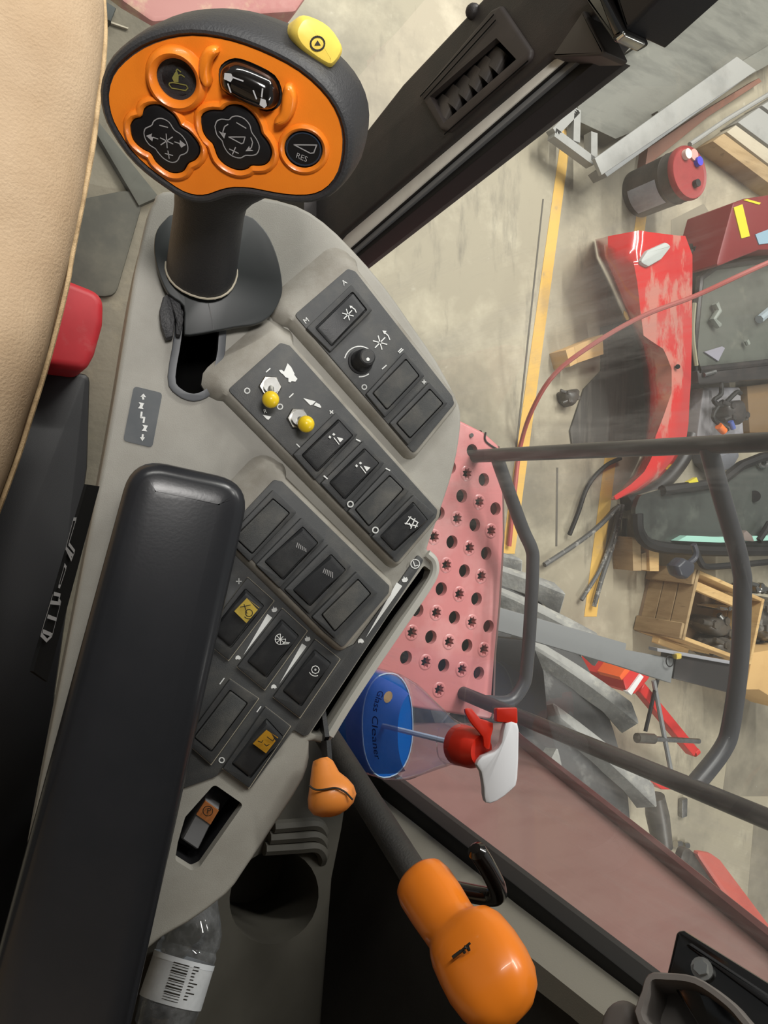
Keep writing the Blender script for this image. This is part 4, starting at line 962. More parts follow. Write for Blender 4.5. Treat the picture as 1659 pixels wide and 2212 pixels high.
bm = bmesh.new(); ta = [G.px(x, y, h) for (x, y), h in (((812, 1726), .020), ((905, 1800), .020), ((1100, 1958), .020), ((1300, 2112), .020), ((1480, 2250), .020))]
tb = [G.px(x, y, h) for (x, y), h in (((800, 1742), .034), ((880, 1835), .040), ((1058, 1998), .044), ((1262, 2160), .044), ((1440, 2300), .044))]
tc_ = [G.px(x, y, h) for (x, y), h in (((790, 1760), .036), ((850, 1850), .042), ((1022, 2030), .046), ((1232, 2195), .046), ((1400, 2340), .046))]
rows_ = [[bm.verts.new(p) for p in r] for r in (ta, tb, tc_, [p - Vector((0, 0, .04)) for p in tc_], [p - Vector((0, 0, .03)) for p in ta])]
for r, q in zip(rows_, rows_[1:] + rows_[:1]):
    for i in range(4): bm.faces.new((r[i], r[i + 1], q[i + 1], q[i]))
bm.transform(G.M); part('lit_edge_band', bm, mk('band_painted_light', rgb(128, 124, 114), .6, bump=.1, bscale=900), rp)  # lighter grey paints in the lit edge of the same panel
# storage tray with a cup holder, its grey darkened to stand for shade
TZ = 2.30
tray = thing('storage_tray', 'grey moulded tray, darkened for shade, with a round cup holder behind the console', 'tray', Matrix.Translation((.24, -.4, 2.1)))
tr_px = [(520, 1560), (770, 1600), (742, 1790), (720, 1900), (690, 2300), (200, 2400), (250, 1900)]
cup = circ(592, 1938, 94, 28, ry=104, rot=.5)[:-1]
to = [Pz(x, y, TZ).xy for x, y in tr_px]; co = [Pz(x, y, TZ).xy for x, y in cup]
bm = bmesh.new(); shell(bm, rounded(to, .01, 3), rprof(.006, TZ, TZ - .2, 3), holes=[(co, .09, True)]); part('tray_body', bm, mk('tray_shaded_grey', rgb(80, 77, 70), .6, col2=rgb(64, 61, 54), nscale=10), tray)
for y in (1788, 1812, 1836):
    bm = bmesh.new(); tube(bm, smooth_open([Pz(590 - (y - 1788) * .4, y - 2, TZ + .004), Pz(640, y - 6, TZ + .004), Pz(682, y - 8, TZ + .004), Pz(697, y + 8, TZ + .002), Pz(694, y + 22, TZ - .004)], 4), .0065, 8); part('rib', bm, MATS['tray_shaded_grey'], tray)
# console rear support (grey wedge next to the throttle knob)
# black plate with bolt and grey cup at the bottom right
BF = Frame(Pd(1560, 2120, .478), (-ray(1560, 2120).normalized() + Vector((-.3, .3, 0))), (0, 1, 0))
br = thing('mirror_bracket', 'black bolted bracket plate with a grey moulded cup in the lower right corner', 'bracket', BF.M, True)
bm = bmesh.new(); shell(bm, rounded(BF.poly([(1461, 2012), (1476, 2008), (1720, 2160), (1720, 2300), (1560, 2300), (1440, 2106)]), .004), rprof(.002, 0, -.006, 2)); part('plate', bm, M_gloss, br)
bm = bmesh.new(); shell(bm, rounded(BF.poly([(1480, 2040), (1492, 2036), (1680, 2160), (1670, 2180)], .003), .002), rprof(.0012, .003, -.002, 2)); part('plate_ridge', bm, M_black, br)
b0 = BF.px(1518, 2094, 0)
bm = bmesh.new(); tube(bm, [b0, b0 + Vector((0, 0, .004))], .0066, 16); part('washer', bm, M_steel, br)
bm = bmesh.new(); tube(bm, [b0 + Vector((0, 0, .004)), b0 + Vector((0, 0, .010))], .0044, 6); part('bolt', bm, M_chrome, br)
cp = [(1402, 2106), (1440, 2104), (1500, 2112), (1560, 2150), (1606, 2196), (1640, 2260), (1520, 2300), (1380, 2210), (1388, 2140)]
o = ccw(smooth_closed(BF.poly(cp, .025), 3)); bm = bmesh.new()
prof = [(-.006, -.02), (-.004, .02), (-.003, .025), (0, .025), (.001, .022), (.003, -.03)]
rings = [[bm.verts.new((p.x, p.y, z)) for p in offs(o, d)] for d, z in prof]
for a, b in zip(rings, rings[1:]):
    for i in range(len(a)): bm.faces.new((a[i], b[i], b[(i + 1) % len(a)], a[(i + 1) % len(a)]))
bm.faces.new(rings[0]); part('cup', bm, mk('cup_grey', rgb(112, 106, 102), .55, col2=rgb(92, 88, 84), nscale=12), br)
bm = bmesh.new(); shell(bm, smooth_closed(BF.poly([(1300, 2190), (1330, 2160), (1365, 2170), (1380, 2240), (1330, 2300), (1290, 2260)], .01), 3), rprof(.006, .01, -.04, 3)); part('boss', bm, MATS['cup_grey'], br)

# cab shell out of frame: roof, rear wall, far side (roof and rear shade the interior; far side made solid to darken it)
bm = bmesh.new(); box(bm, (-.29, -.25, 3.58), (1.86, 1.9, .10)); bevel(bm, .02, 2); solo('ceiling', bm, M_trim, kind='structure')
bm = bmesh.new(); box(bm, (-.32, -.98, 2.7), (1.7, .05, 1.75)); solo('wall_rear', bm, M_trim, kind='structure')
bm = bmesh.new(); box(bm, (-1.16, -.2, 2.7), (.05, 1.6, 1.75)); solo('wall_left_blocker', bm, M_trim, kind='structure')  # solid side added to block light where the cab has windows
bm = bmesh.new(); box(bm, (XG + .02, -.69, 2.7), (.04, .6, 1.75)); solo('wall_right', bm, M_trim, kind='structure')
# ------------------------------------------------------------------ workshop floor
M_conc = ramp_mat('concrete', [rgb(160, 152, 132), (rgb(188, 180, 158), 2.2, .5, .66, .8, None), (rgb(116, 111, 98), 1.1, .48, .66, .8, (1, 1, 1)), (rgb(92, 88, 80), 3.0, .57, .74, .65, (2.5, .6, 1)), (rgb(200, 194, 176), 14, .66, .8, .6, None)], .55, .35, .12, 30)
M_yline = ramp_mat('yellow_line_paint', [rgb(218, 176, 92), (rgb(190, 160, 110), 6, .5, .7, .7, None), (rgb(150, 140, 116), 20, .6, .75, .6, None)], .6)
bm = bmesh.new(); bm.faces.new([bm.verts.new(p) for p in ((-8, -8, 0), (12, -8, 0), (12, 10, 0), (-8, 10, 0))])
floor = solo('floor', bm, M_conc, kind='structure')
def paint(pts, nm, mat, h=.002):
    bm = bmesh.new(); slab(bm, pts, h, -.001); return part(nm, bm, mat, floor)
paint([(1227, 195), (1247, 195), (1112, 1196), (1084, 1196)], 'painted_line', M_yline)
paint([(1376, 455), (1398, 455), (1289, 1332), (1262, 1332)], 'painted_line', M_yline)
M_joint = mk('joint_dark', rgb(96, 92, 84), .9)
paint([(1172, 430), (1175, 430), (1118, 965), (1114, 965)], 'floor_joint', M_joint, .0015)
paint([(1200, 1180), (1202, 1010), (1206, 1010), (1204, 1180)], 'floor_joint', M_joint, .0015)
paint([(1590, 1500), (1660, 1520), (1660, 1720), (1560, 1720)], 'oil_stain', mk('stain', rgb(122, 116, 102), .5, col2=rgb(146, 139, 122), nscale=3, namt=1), .001)
paint([(1628, 1780), (1700, 1780), (1700, 2000), (1610, 2000)], 'oil_stain', MATS['stain'], .001)
paint([(1450, 475), (1520, 440), (1560, 500), (1500, 545), (1450, 520)], 'oil_stain', mk('stain_pale', rgb(136, 130, 114), .7), .001)

# ------------------------------------------------------------------ access platform and rails
PZ = 1.8
M_pink = ramp_mat('faded_red_paint', [rgb(204, 128, 128), (rgb(222, 166, 164), 3.5, .46, .62, .8, None), (rgb(176, 92, 94), 5, .58, .74, .5, None)], .33, .5, .05, 60, 0.1)
plat = thing('access_platform', 'faded red perforated steel platform outside the door', 'platform', Matrix.Translation(Pz(980, 1230, PZ)))
po = [Pz(x, y, PZ).xy for x, y in [(760, 880), (930, 896), (997, 909), (1047, 934), (1078, 962), (1086, 1004), (1088, 1080), (1089, 1160), (1080, 1310), (1070, 1420), (1064, 1500), (1066, 1556), (900, 1530), (720, 1500)]]
z7 = zc(850, 880, 3.2533)
bigs = z7([(553, 305), (635, 508), (480, 623), (717, 713), (572, 826), (411, 947), (652, 1026), (499, 1150), (336, 1277), (584, 1347), (428, 1478), (668, 1540), (263, 1615), (517, 1675), (88, 1760), (353, 1815), (600, 1868), (320, 742), (170, 1425), (400, 420), (250, 1068), (100, 1210)])
stars = z7([(515, 465), (602, 665), (447, 782), (685, 868), (534, 987), (371, 1108), (617, 1185), (462, 1312), (300, 1443), (550, 1508), (129, 1583), (390, 1648), (634, 1702), (225, 1790), (480, 1842), (320, 1985), (285, 910), (200, 1240)])
holes = []
for x, y in bigs:
    c = Pz(x, y, PZ).xy; holes.append(([c + Vector((math.cos(a), math.sin(a))) * .0132 for a in [k * math.pi / 9 for k in range(18)]], .012, False))
for x, y in stars:
    c = Pz(x, y, PZ).xy; holes.append(([c + Vector((math.cos(a), math.sin(a))) * (.0118 if k % 2 else .0076) for k, a in [(k, k * math.pi / 8) for k in range(16)]], .012, False))
bm = bmesh.new(); shell(bm, rounded(po, .012, 3), rprof(.006, PZ, PZ - .06, 3), holes=holes, bottom=False); part('deck', bm, M_pink, plat)
for x, y in stars:
    c = Pz(x, y, PZ).xy; bm = bmesh.new()
    rg = [[bm.verts.new((c.x + math.cos(k * math.pi / 8) * r, c.y + math.sin(k * math.pi / 8) * r, PZ + z)) for k in range(16)] for r, z in ((.0155, .0002), (.0138, .0012), (.0124, .0016))]
    rg.append([bm.verts.new((c.x + math.cos(k * math.pi / 8) * (.0118 if k % 2 else .0076), c.y + math.sin(k * math.pi / 8) * (.0118 if k % 2 else .0076), PZ + .0008)) for k in range(16)])
    for a, b in zip(rg, rg[1:]):
        for i in range(16): bm.faces.new((a[i], a[(i + 1) % 16], b[(i + 1) % 16], b[i]))
    part('grip_dimple', bm, M_pink, plat)
bm = bmesh.new(); fl_ = [Pz(x, y, PZ).xy for x, y in [(1078, 962), (1086, 1004), (1088, 1080), (1089, 1160), (1080, 1310), (1070, 1420), (1066, 1556)]]
fo_ = [p + Vector((.018, 0)) for p in fl_]
rr = [[bm.verts.new((p.x, p.y, z)) for p in L] for L, z in ((fl_, PZ - .004), (fo_, PZ - .02), (fo_, PZ - .07))]
for a, b in zip(rr, rr[1:]):
    for i in range(len(a) - 1): bm.faces.new((a[i], a[i + 1], b[i + 1], b[i]))
part('side_flange', bm, mk('flange_brown', rgb(112, 84, 82), .5), plat)
bm = bmesh.new(); tube(bm, smooth_open([Pz(x, y, PZ + .001) for x, y in [(1049, 934), (1048, 950), (1060, 962), (1084, 976)]], 4), .002, 6); part('weld_seam', bm, M_black, plat)
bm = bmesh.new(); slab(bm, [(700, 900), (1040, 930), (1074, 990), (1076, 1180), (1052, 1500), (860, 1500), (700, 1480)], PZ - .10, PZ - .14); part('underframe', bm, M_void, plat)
bm = bmesh.new(); slab(bm, [(1040, 1372), (1150, 1384), (1176, 1450), (1186, 1560), (1040, 1560)], 1.52, 1.49, .02, .006); part('shadow_sheet', bm, M_rub, plat)  # black sheet put in as the shadow between platform and tyre
bm = bmesh.new(); tube(bm, [Pz(1019, 940, PZ), Pz(1019, 940, PZ + .004)], .004, 10); part('bolt_head', bm, M_steel, plat)

M_rail = mk('rail_black_paint', rgb(46, 44, 44), .38, col2=rgb(74, 66, 62), nscale=9, namt=.5, lo=.5, hi=.75)
M_rail2 = mk('rail_grey_paint', rgb(66, 67, 70), .34, col2=rgb(48, 48, 50), nscale=7, namt=.5)
rail = thing('guard_rail', 'black tubular guard rail with two bent hoops on the platform', 'railing', Matrix.Translation(Pz(1010, 1230, PZ)))
a1 = Pz(1026, 985, PZ); XA = a1.x
e1 = Px(1800, 948, XA)
bm = bmesh.new(); tube(bm, [a1 - Vector((0, 0, .02)), a1.lerp(e1, .5), e1], .0128, 16); part('post', bm, M_rail, rail)
a2 = Pz(1000, 1497, PZ); XB = a2.x; e2 = Px(1800, 1828, XB)
bm = bmesh.new(); tube(bm, [a2 - Vector((0, 0, .02)), a2.lerp(e2, .5), e2], .0132, 16); part('post', bm, M_rail, rail)
for px_, zx, r in (([(1072, 984), (1088, 1030), (1128, 1140), (1148, 1185), (1151, 1220), (1146, 1330), (1138, 1440), (1130, 1480), (1100, 1515)], 1072, .0128), ([(1530, 966), (1555, 1060), (1590, 1180), (1602, 1235), (1604, 1270), (1598, 1420), (1580, 1560), (1560, 1620)], 1530, .0128)):
    z = Px(zx, 985 if zx < 1200 else 966, XA).z
    bm = bmesh.new(); tube(bm, smooth_open([Pz(x, y, z) for x, y in px_] + [a2.lerp(e2, (z - a2.z) / (e2.z - a2.z))], 5), r, 16); part('hoop', bm, M_rail2, rail)

# ------------------------------------------------------------------ red body side beyond the glass
YP = -0.43
RF = Frame((0.6, YP, 2.2), (0, 1, 0), (0, 0, 1))
redp = thing('body_panel', 'dull red machine body panel with folded edge behind the door glass', 'body panel', RF.M, True)
M_redp = ramp_mat('dull_red_panel', [rgb(140, 108, 103), (rgb(128, 92, 88), 4, .48, .66, .6, (1, 3, 1)), (rgb(152, 124, 118), 9, .55, .75, .45, None)], .35, .5, 0, 30, .1)
pp = [(600, 1560), (1090, 1562), (1120, 1592), (1400, 1812), (1668, 2028), (2000, 2330), (1500, 2500), (700, 2100)]
ppl = [Vector((min(p.x, 0.6 - .475), p.y)) for p in RF.poly(pp)]
bm = bmesh.new(); shell(bm, ccw(ppl), [(0, 0), (0, -.012)]); part('panel', bm, M_redp, redp)
bm = bmesh.new(); ed = [RF.px(x, y, .006) for x, y in [(1098, 1574), (1126, 1602), (1400, 1820), (1668, 2038), (1990, 2340)]]
tube(bm, ed, .012, 8, True, .6); part('folded_edge', bm, mk('edge_dark_red', rgb(110, 62, 62), .45, col2=rgb(84, 50, 50), nscale=20), redp)

# ------------------------------------------------------------------ drive tyre
TC = Vector((1.42, -0.955, 0.80)); TR = 0.752; HW = 0.30
M_tyre = ramp_mat('dusty_tyre', [rgb(82, 82, 82), (rgb(50, 50, 50), 4, .45, .65, .8, None), (rgb(150, 150, 146), 12, .55, .75, .6, None)], .8, .3, .3, 60)
M_lug = ramp_mat('dusty_lug', [rgb(160, 160, 156), (rgb(118, 118, 116), 8, .45, .65, .8, None), (rgb(186, 184, 174), 26, .55, .72, .8, None)], .85, .3, .4, 80)
tyre = thing('tractor_tyre', 'large grey dusty tractor tyre with chunky tread lugs below the rail', 'tyre', Matrix.Translation((TC.x, TC.y, 0)))
bm = bmesh.new(); secs = []
prof = [(-HW + .02, .42), (-HW, .52), (-HW, .66), (-HW + .03, .725), (-HW * .5, TR), (0, TR + .006), (HW * .5, TR), (HW - .03, .725), (HW, .66), (HW, .52), (HW - .02, .42)]
NT = 72
grid = [[bm.verts.new(TC + Vector((x, r * math.cos(2 * math.pi * k / NT), r * math.sin(2 * math.pi * k / NT)))) for x, r in prof] for k in range(NT)]
for k in range(NT):
    for i in range(len(prof) - 1): bm.faces.new((grid[k][i], grid[k][i + 1], grid[(k + 1) % NT][i + 1], grid[(k + 1) % NT][i]))
part('carcass', bm, M_tyre, tyre)
def lug_mesh(side):
    bm = bmesh.new(); n = 5
    secsl = []
    for i in range(n):
        t = i / (n - 1); x = side * (.015 + t * (HW - .005)); ang = t * .34 - .10
        rb = TR - .01 - (.03 if t > .9 else 0) ; rt = TR + .052 - .010 * t
        w = .036 + .012 * t
        th = lambda a, r, dx=0: Vector((x + dx, r * math.cos(a), r * math.sin(a)))
        dw = w / TR
        secsl.append([th(ang - dw, rb), th(ang + dw, rb), th(ang + dw * .62, rt), th(ang - dw * .62, rt)])
    loft(bm, secsl); bevel(bm, .006, 1)
    return mesh_from(bm, 'lug', M_lug)
Lm = {1: lug_mesh(1), -1: lug_mesh(-1)}
NL = 22
for side in (1, -1):
    for k in range(NL):
        a = 2 * math.pi * (k + (.5 if side < 0 else 0)) / NL
        if math.sin(a) < -.35: continue            # underside never shows
        o = bpy.data.objects.new('tread_lug', Lm[side]); COL.objects.link(o); o.parent = tyre
        o.matrix_local = Matrix.Translation((0, 0, TC.z)) @ Matrix.Rotation(a, 4, 'X')
bm = bmesh.new(); tube(bm, [TC + Vector((-.2, 0, 0)), TC + Vector((.2, 0, 0))], .42, 32); part('wheel_disc', bm, M_dirtyred, tyre)

# grey flat bar with a dark end crossing over the tyre
M_gbar = ramp_mat('grey_bar_paint', [rgb(128, 130, 130), (rgb(104, 106, 106), 4, .5, .7, .7, None)], .5)
gb = thing('swing_bar', 'grey flat steel bar with dark square end crossing above the tyre', 'bar', Matrix.Translation(Pz(1250, 1380, 1.66)))
bm = bmesh.new(); slab(bm, [(1000, 1296), (1080, 1312), (1354, 1390), (1352, 1404), (1462, 1424), (1454, 1452), (1450, 1476), (1340, 1440), (1080, 1364), (990, 1340)], 1.655, 1.63, 0, .003); part('bar', bm, M_gbar, gb)
bm = bmesh.new(); slab(bm, [(1462, 1412), (1590, 1436), (1580, 1498), (1455, 1466)], 1.66, 1.61, 0, .003); part('square_end', bm, M_rail, gb)
bm = bmesh.new(); slab(bm, [(1420, 1400), (1590, 1430), (1590, 1437), (1420, 1407)], 1.668, 1.64, 0, .001); part('edge_strip', bm, mk('edge_grey', rgb(150, 150, 154), .5), gb)
bm = bmesh.new(); tube(bm, [Pz(x, y, 1.664) for x, y in circ(1447, 1428, 8, 12, ry=12)], .0016, 6, False); part('ring', bm, M_black, gb)
bm = bmesh.new(); box(bm, Pz(1462, 1417, 1.668), (.02, .014, .016)); bevel(bm, .003); part('yellow_tag', bm, M_ylab, gb)

# ------------------------------------------------------------------ things on the workshop floor
def pail(c, r, h):
    t = thing('steel_pail', 'black steel pail with red lid and grey paper label', 'pail', Matrix.Translation((c.x, c.y, 0)))
    bm = bmesh.new(); rg = lambda rr, z: [Vector((c.x + rr * math.cos(k * math.pi / 16), c.y + rr * math.sin(k * math.pi / 16), z)) for k in range(32)]
    loft(bm, [rg(r * .95, 0), rg(r * .96, .01), rg(r * .97, h * .45), rg(r * .985, h * .72), rg(r * 1.01, h * .74), rg(r * .985, h * .76), rg(r, h * .9), rg(r, h)]); part('drum', bm, ramp_mat('pail_dark', [rgb(70, 66, 62), (rgb(104, 92, 84), 6, .5, .7, .6, None)], .5), t)
    bm = bmesh.new(); loft(bm, [rg(r * 1.03, h - .02), rg(r * 1.04, h), rg(r * 1.0, h + .012), rg(r * .93, h + .006), rg(r * .9, h + .006)]); lid = part('lid', bm, ramp_mat('lid_red', [rgb(148, 54, 54), (rgb(128, 46, 46), 6, .5, .7, .6, None)], .5), t, 'red lid')
    zt_ = h + .009
    for (x, y), rr, m, n in (((1484, 333), .026, mk('spout_white', rgb(222, 214, 200), .5), 'spout_cap'), ((1509, 349), .024, mk('cap_blue', rgb(70, 66, 190), .5), 'blue_cap'), ((1505, 396), .020, M_black, 'bung')):
        p = Pz(x, y, zt_ + .01); bm = bmesh.new(); tube(bm, [Vector((p.x, p.y, h + .004)), Vector((p.x, p.y, h + .03))], rr, 14); part(n, bm, m, lid)
    p = Pz(1500, 334, zt_ + .005); bm = bmesh.new(); tube(bm, [Vector((p.x, p.y, h + .004)), Vector((p.x, p.y, h + .016))], .03, 14); part('sticker', bm, mk('sticker_tan', rgb(196, 150, 140), .6), lid)
    aa = [math.atan2((Pz(x, y, h * .45) - c).y, (Pz(x, y, h * .45) - c).x) for x, y in ((1380, 440), (1420, 400))]
    bm = bmesh.new(); V = [[bm.verts.new((c.x + (r * .998) * math.cos(a), c.y + (r * .998) * math.sin(a), z)) for a in [-2.95 + k * .12 for k in range(10)]] for z in (h * .12, h * .40, h * .68)]
    for a, b in zip(V, V[1:]):
        for i in range(9): bm.faces.new((a[i], a[i + 1], b[i + 1], b[i]))
    bmesh.ops.solidify(bm, geom=list(bm.faces), thickness=-.002); part('paper_label', bm, mk('label_grey', rgb(168, 174, 184), .6, col2=rgb(130, 134, 142), nscale=14), t, 'grey paper label')
ptop = Pz(1490, 372, .34); pail(Vector((ptop.x, ptop.y, 0)), .134, .33)

# curved red body panel lying on the floor
M_gred = ramp_mat('glossy_red_panel', [rgb(196, 46, 44), (rgb(172, 36, 38), 3, .5, .7, .5, None), (rgb(190, 130, 116), 2.6, .56, .62, .8, (1.6, .7, 1))], .14, .5, 0, 30, .6)
fend = thing('curved_red_panel', 'glossy red S-curved body panel standing on the floor', 'body panel', Matrix.Translation(Pz(1400, 800, 0)))
secs = [  # (outer px, ridge px, inner px) along the panel from forward to rear
    ((1290, 516), (1380, 500), (1475, 512)), ((1296, 552), (1366, 560), (1490, 552)), ((1318, 596), (1376, 610), (1490, 596)), ((1340, 645), (1384, 672), (1489, 660)), ((1362, 690), (1392, 720), (1489, 720)),
    ((1382, 745), (1432, 750), (1488, 780)), ((1392, 800), (1450, 796), (1487, 830)), ((1396, 850), (1450, 850), (1484, 870)), ((1398, 900), (1434, 900), (1482, 915)), ((1396, 945), (1418, 945), (1476, 955)),
    ((1388, 990), (1410, 990), (1452, 995)), ((1368, 1030), (1392, 1024), (1420, 1030)), ((1340, 1062), (1362, 1052), (1380, 1056)), ((1320, 1080), (1325, 1078), (1330, 1076))]
bm = bmesh.new(); top_ = []; 
for a, b, c in secs:
    P = [Pz(*a, .02), Pz(a[0] * .7 + b[0] * .3, a[1] * .7 + b[1] * .3, .30), Pz(*b, .40), Pz(b[0] * .5 + c[0] * .5, b[1] * .5 + c[1] * .5, .40), Pz(*c, .36), Vector((Pz(*c, .36).x, Pz(*c, .36).y, .33))]
    top_.append([bm.verts.new(p) for p in P])
for a, b in zip(top_, top_[1:]):
    for i in range(5): bm.faces.new((a[i], a[i + 1], b[i + 1], b[i]))
bmesh.ops.subdivide_edges(bm, edges=list(bm.edges), cuts=2, use_grid_fill=True, smooth=.25)
bmesh.ops.solidify(bm, geom=list(bm.faces), thickness=.01); part('skin', bm, M_gred, fend, angle=1.2)
bm = bmesh.new(); slab(bm, smooth_closed([Vector(p) for p in [(1382, 566), (1400, 540), (1440, 522), (1452, 532), (1430, 560), (1402, 576)]], 2) and [(1382, 566), (1400, 540), (1440, 522), (1452, 532), (1430, 560), (1402, 576)], .43, .36, .03, .01); part('pale_handle', bm, mk('pale_grey', rgb(178, 182, 178), .5), fend, 'pale grey recessed insert')
bm = bmesh.new(); tube(bm, [Pz(1464, 792, .42), Pz(1464, 792, .428)], .012, 12); part('plug', bm, M_black, fend)
bm = bmesh.new(); tube(bm, smooth_open([Pz(x, y, .03) for x, y in [(1494, 940), (1478, 985), (1440, 1035), (1390, 1072), (1350, 1086)]], 5), .045, 10); part('rubber_edge', bm, M_rail, fend)

# red sheet with yellow sticker
sh = thing('red_sheet', 'dark red sheet metal part with yellow rectangle sticker', 'sheet part', Matrix.Translation(Pz(1610, 510, 0)))
bm = bmesh.new(); slab(bm, [(1584, 438), (1610, 428), (1700, 415), (1720, 540), (1640, 540), (1574, 566), (1546, 578)], .30, .0, .02, .01); part('sheet', bm, ramp_mat('dark_red_sheet', [rgb(118, 42, 44), (rgb(96, 34, 38), 4, .5, .7, .6, None)], .4), sh)
bm = bmesh.new(); slab(bm, [(1585, 448), (1604, 441), (1620, 510), (1602, 515)], .305, .29); part('yellow_sticker', bm, mk('sticker_yellow', rgb(206, 192, 44), .5), sh)
bm = bmesh.new(); slab(bm, [(1606, 432), (1614, 430), (1644, 438), (1640, 442)], .304, .29); part('yellow_sticker', bm, MATS['sticker_yellow'], sh)
bm = bmesh.new(); slab(bm, [(1632, 506), (1700, 480), (1700, 520), (1640, 528)], .306, .29); part('blue_sticker', bm, mk('sticker_blue', rgb(132, 160, 176), .5), sh)
bm = bmesh.new(); slab(bm, [(1565, 570), (1640, 530), (1720, 520), (1720, 570), (1600, 580)], .12, 0, .02, .01); part('grey_liner', bm, M_gbar, sh)

# cab door glass lying on the floor, dark frame
M_gdark = ramp_mat('dirty_dark_glass', [rgb(92, 95, 88), (rgb(64, 66, 62), 2.5, .48, .66, .8, None), (rgb(122, 122, 110), 6, .56, .72, .6, None)], .25, .5, 0, 30, .2)
dg = thing('dark_door_glass', 'large dark glass door lying on the floor beside the red curved panel', 'door', Matrix.Translation(Pz(1580, 720, 0)))
bm = bmesh.new(); slab(bm, [(1510, 600), (1545, 572), (1760, 545), (1760, 770), (1508, 800), (1498, 740)], .16, .14, .06); part('pane', bm, M_gdark, dg)
bm = bmesh.new(); tube(bm, [Pz(x, y, .17) for x, y in [(1760, 545), (1548, 574), (1512, 602), (1499, 740), (1508, 800), (1760, 772)]], .022, 8); part('frame', bm, M_rail, dg)
bm = bmesh.new(); tube(bm, smooth_open([Pz(x, y, .19) for x, y in [(1500, 655), (1496, 720), (1504, 790)]], 4), .012, 6); part('edge_trim', bm, mk('trim_olive', rgb(140, 136, 112), .6), dg)
bm = bmesh.new(); slab(bm, [(1506, 800), (1760, 770), (1760, 810), (1510, 830)], .18, .10, .01, .008); part('sill', bm, M_rail, dg)
for nm, ps, r, m in (('latch', [(1545, 655), (1552, 672), (1540, 690), (1552, 704)], .02, mk('latch_grey', rgb(132, 138, 130), .5)), ('latch_bolt', [(1612, 735), (1616, 744)], .014, MATS['latch_grey']), ('fold_strap', [(1640, 690), (1662, 672), (1680, 670)], .026, mk('strap_blue', rgb(150, 162, 168), .5)), ('hinge', [(1520, 810), (1545, 803)], .013, M_steel)):
    bm = bmesh.new(); tube(bm, [Pz(x, y, .19) for x, y in ps], r, 8); part(nm, bm, m, dg)
bm = bmesh.new(); slab(bm, [(1522, 760), (1560, 748), (1566, 752), (1552, 780)], .17, .16); part('paper_patch', bm, mk('patch_lilac', rgb(136, 134, 144), .7), dg)

# rear window frame: second dark glass, green-edged
dg2 = thing('dark_windscreen', 'dark curved windscreen with pale green lower edge behind the upper hoop', 'windscreen', Matrix.Translation(Pz(1560, 1090, 0)))
bm = bmesh.new(); slab(bm, [(1382, 1070), (1430, 1056), (1550, 1040), (1600, 1000), (1640, 985), (1760, 960), (1760, 1195), (1500, 1192), (1400, 1180), (1376, 1140), (1372, 1100)], .20, .17, .05); part('pane', bm, ramp_mat('dark_screen', [rgb(70, 74, 70), (rgb(48, 50, 48), 2.5, .48, .66, .8, None), (rgb(104, 108, 100), 5, .58, .74, .5, None)], .2, .5, 0, 30, .2), dg2)
bm = bmesh.new(); tube(bm, [Pz(x, y, .21) for x, y in [(1760, 965), (1640, 990), (1600, 1006), (1552, 1044), (1430, 1060)]], .03, 8); part('upper_frame', bm, M_rub, dg2)
bm = bmesh.new(); tube(bm, smooth_open([Pz(x, y, .21) for x, y in [(1376, 1110), (1380, 1150), (1410, 1178), (1500, 1188), (1600, 1190), (1760, 1188)]], 4), .032, 8); part('lower_frame', bm, M_rub, dg2)
bm = bmesh.new(); slab(bm, [(1464, 1168), (1484, 1157), (1552, 1160), (1640, 1158), (1760, 1150), (1760, 1164), (1640, 1168), (1556, 1172), (1500, 1170)], .245, .20); part('green_edge', bm, mk('edge_green', rgb(158, 206, 190), .3), dg2)
bm = bmesh.new(); tube(bm, [Pz(1630, 1072, .20), Pz(1630, 1072, .212)], .034, 18); part('suction_pad', bm, M_rub, dg2)
bm = bmesh.new(); tube(bm, [Pz(x, y, .22) for x, y in circ(1649, 1000, 9, 12)], .010, 6, False); part('ring', bm, M_steel, dg2)
bm = bmesh.new(); tube(bm, smooth_open([Pz(x, y, .25) for x, y in [(1662, 1130), (1650, 1150), (1638, 1168)]], 3), .02, 8); part('wiper_arm', bm, M_rub, dg2)
bm = bmesh.new(); slab(bm, [(1606, 1152), (1614, 1146), (1626, 1158), (1630, 1170), (1608, 1168)], .26, .2, 0, .006); part('clip', bm, mk('clip_brown', rgb(120, 108, 102), .6), dg2)
bm = bmesh.new(); slab(bm, [(1487, 1041), (1505, 1031), (1511, 1046), (1490, 1044)], .225, .20); part('yellow_tag', bm, MATS['sticker_yellow'], dg2)
# mirror head on a bent arm hanging off that windscreen
mr_ = thing('folded_mirror', 'small black mirror head on a bent arm above the wooden crate', 'mirror', Matrix.Translation(Pz(1480, 1220, .3)))
bm = bmesh.new(); mp = [Pz(x, y, .46) for x, y in [(1452, 1222), (1470, 1204), (1494, 1216), (1492, 1236), (1476, 1252), (1460, 1244)]]; mc = sum(mp, Vector()) / 6
loft(bm, [[mc + (p - mc) * s + Vector((0, 0, z)) for p in mp] for s, z in ((.85, -.05), (1, -.03), (1, .01), (.8, .03))]); bevel(bm, .008, 2); part('head', bm, mk('mirror_shell', rgb(60, 62, 70), .35), mr_)
bm = bmesh.new(); tube(bm, smooth_open([Pz(x, y, .44) for x, y in [(1486, 1218), (1500, 1206), (1503, 1192), (1498, 1176)]], 5), .016, 8); part('arm', bm, MATS['mirror_shell'], mr_)
bm = bmesh.new(); tube(bm, smooth_open([Pz(x, y, .36) for x, y in [(1503, 1190), (1512, 1212), (1524, 1224), (1560, 1223), (1660, 1214), (1740, 1205)]], 5), .018, 8); part('bent_arm', bm, M_rub, mr_)

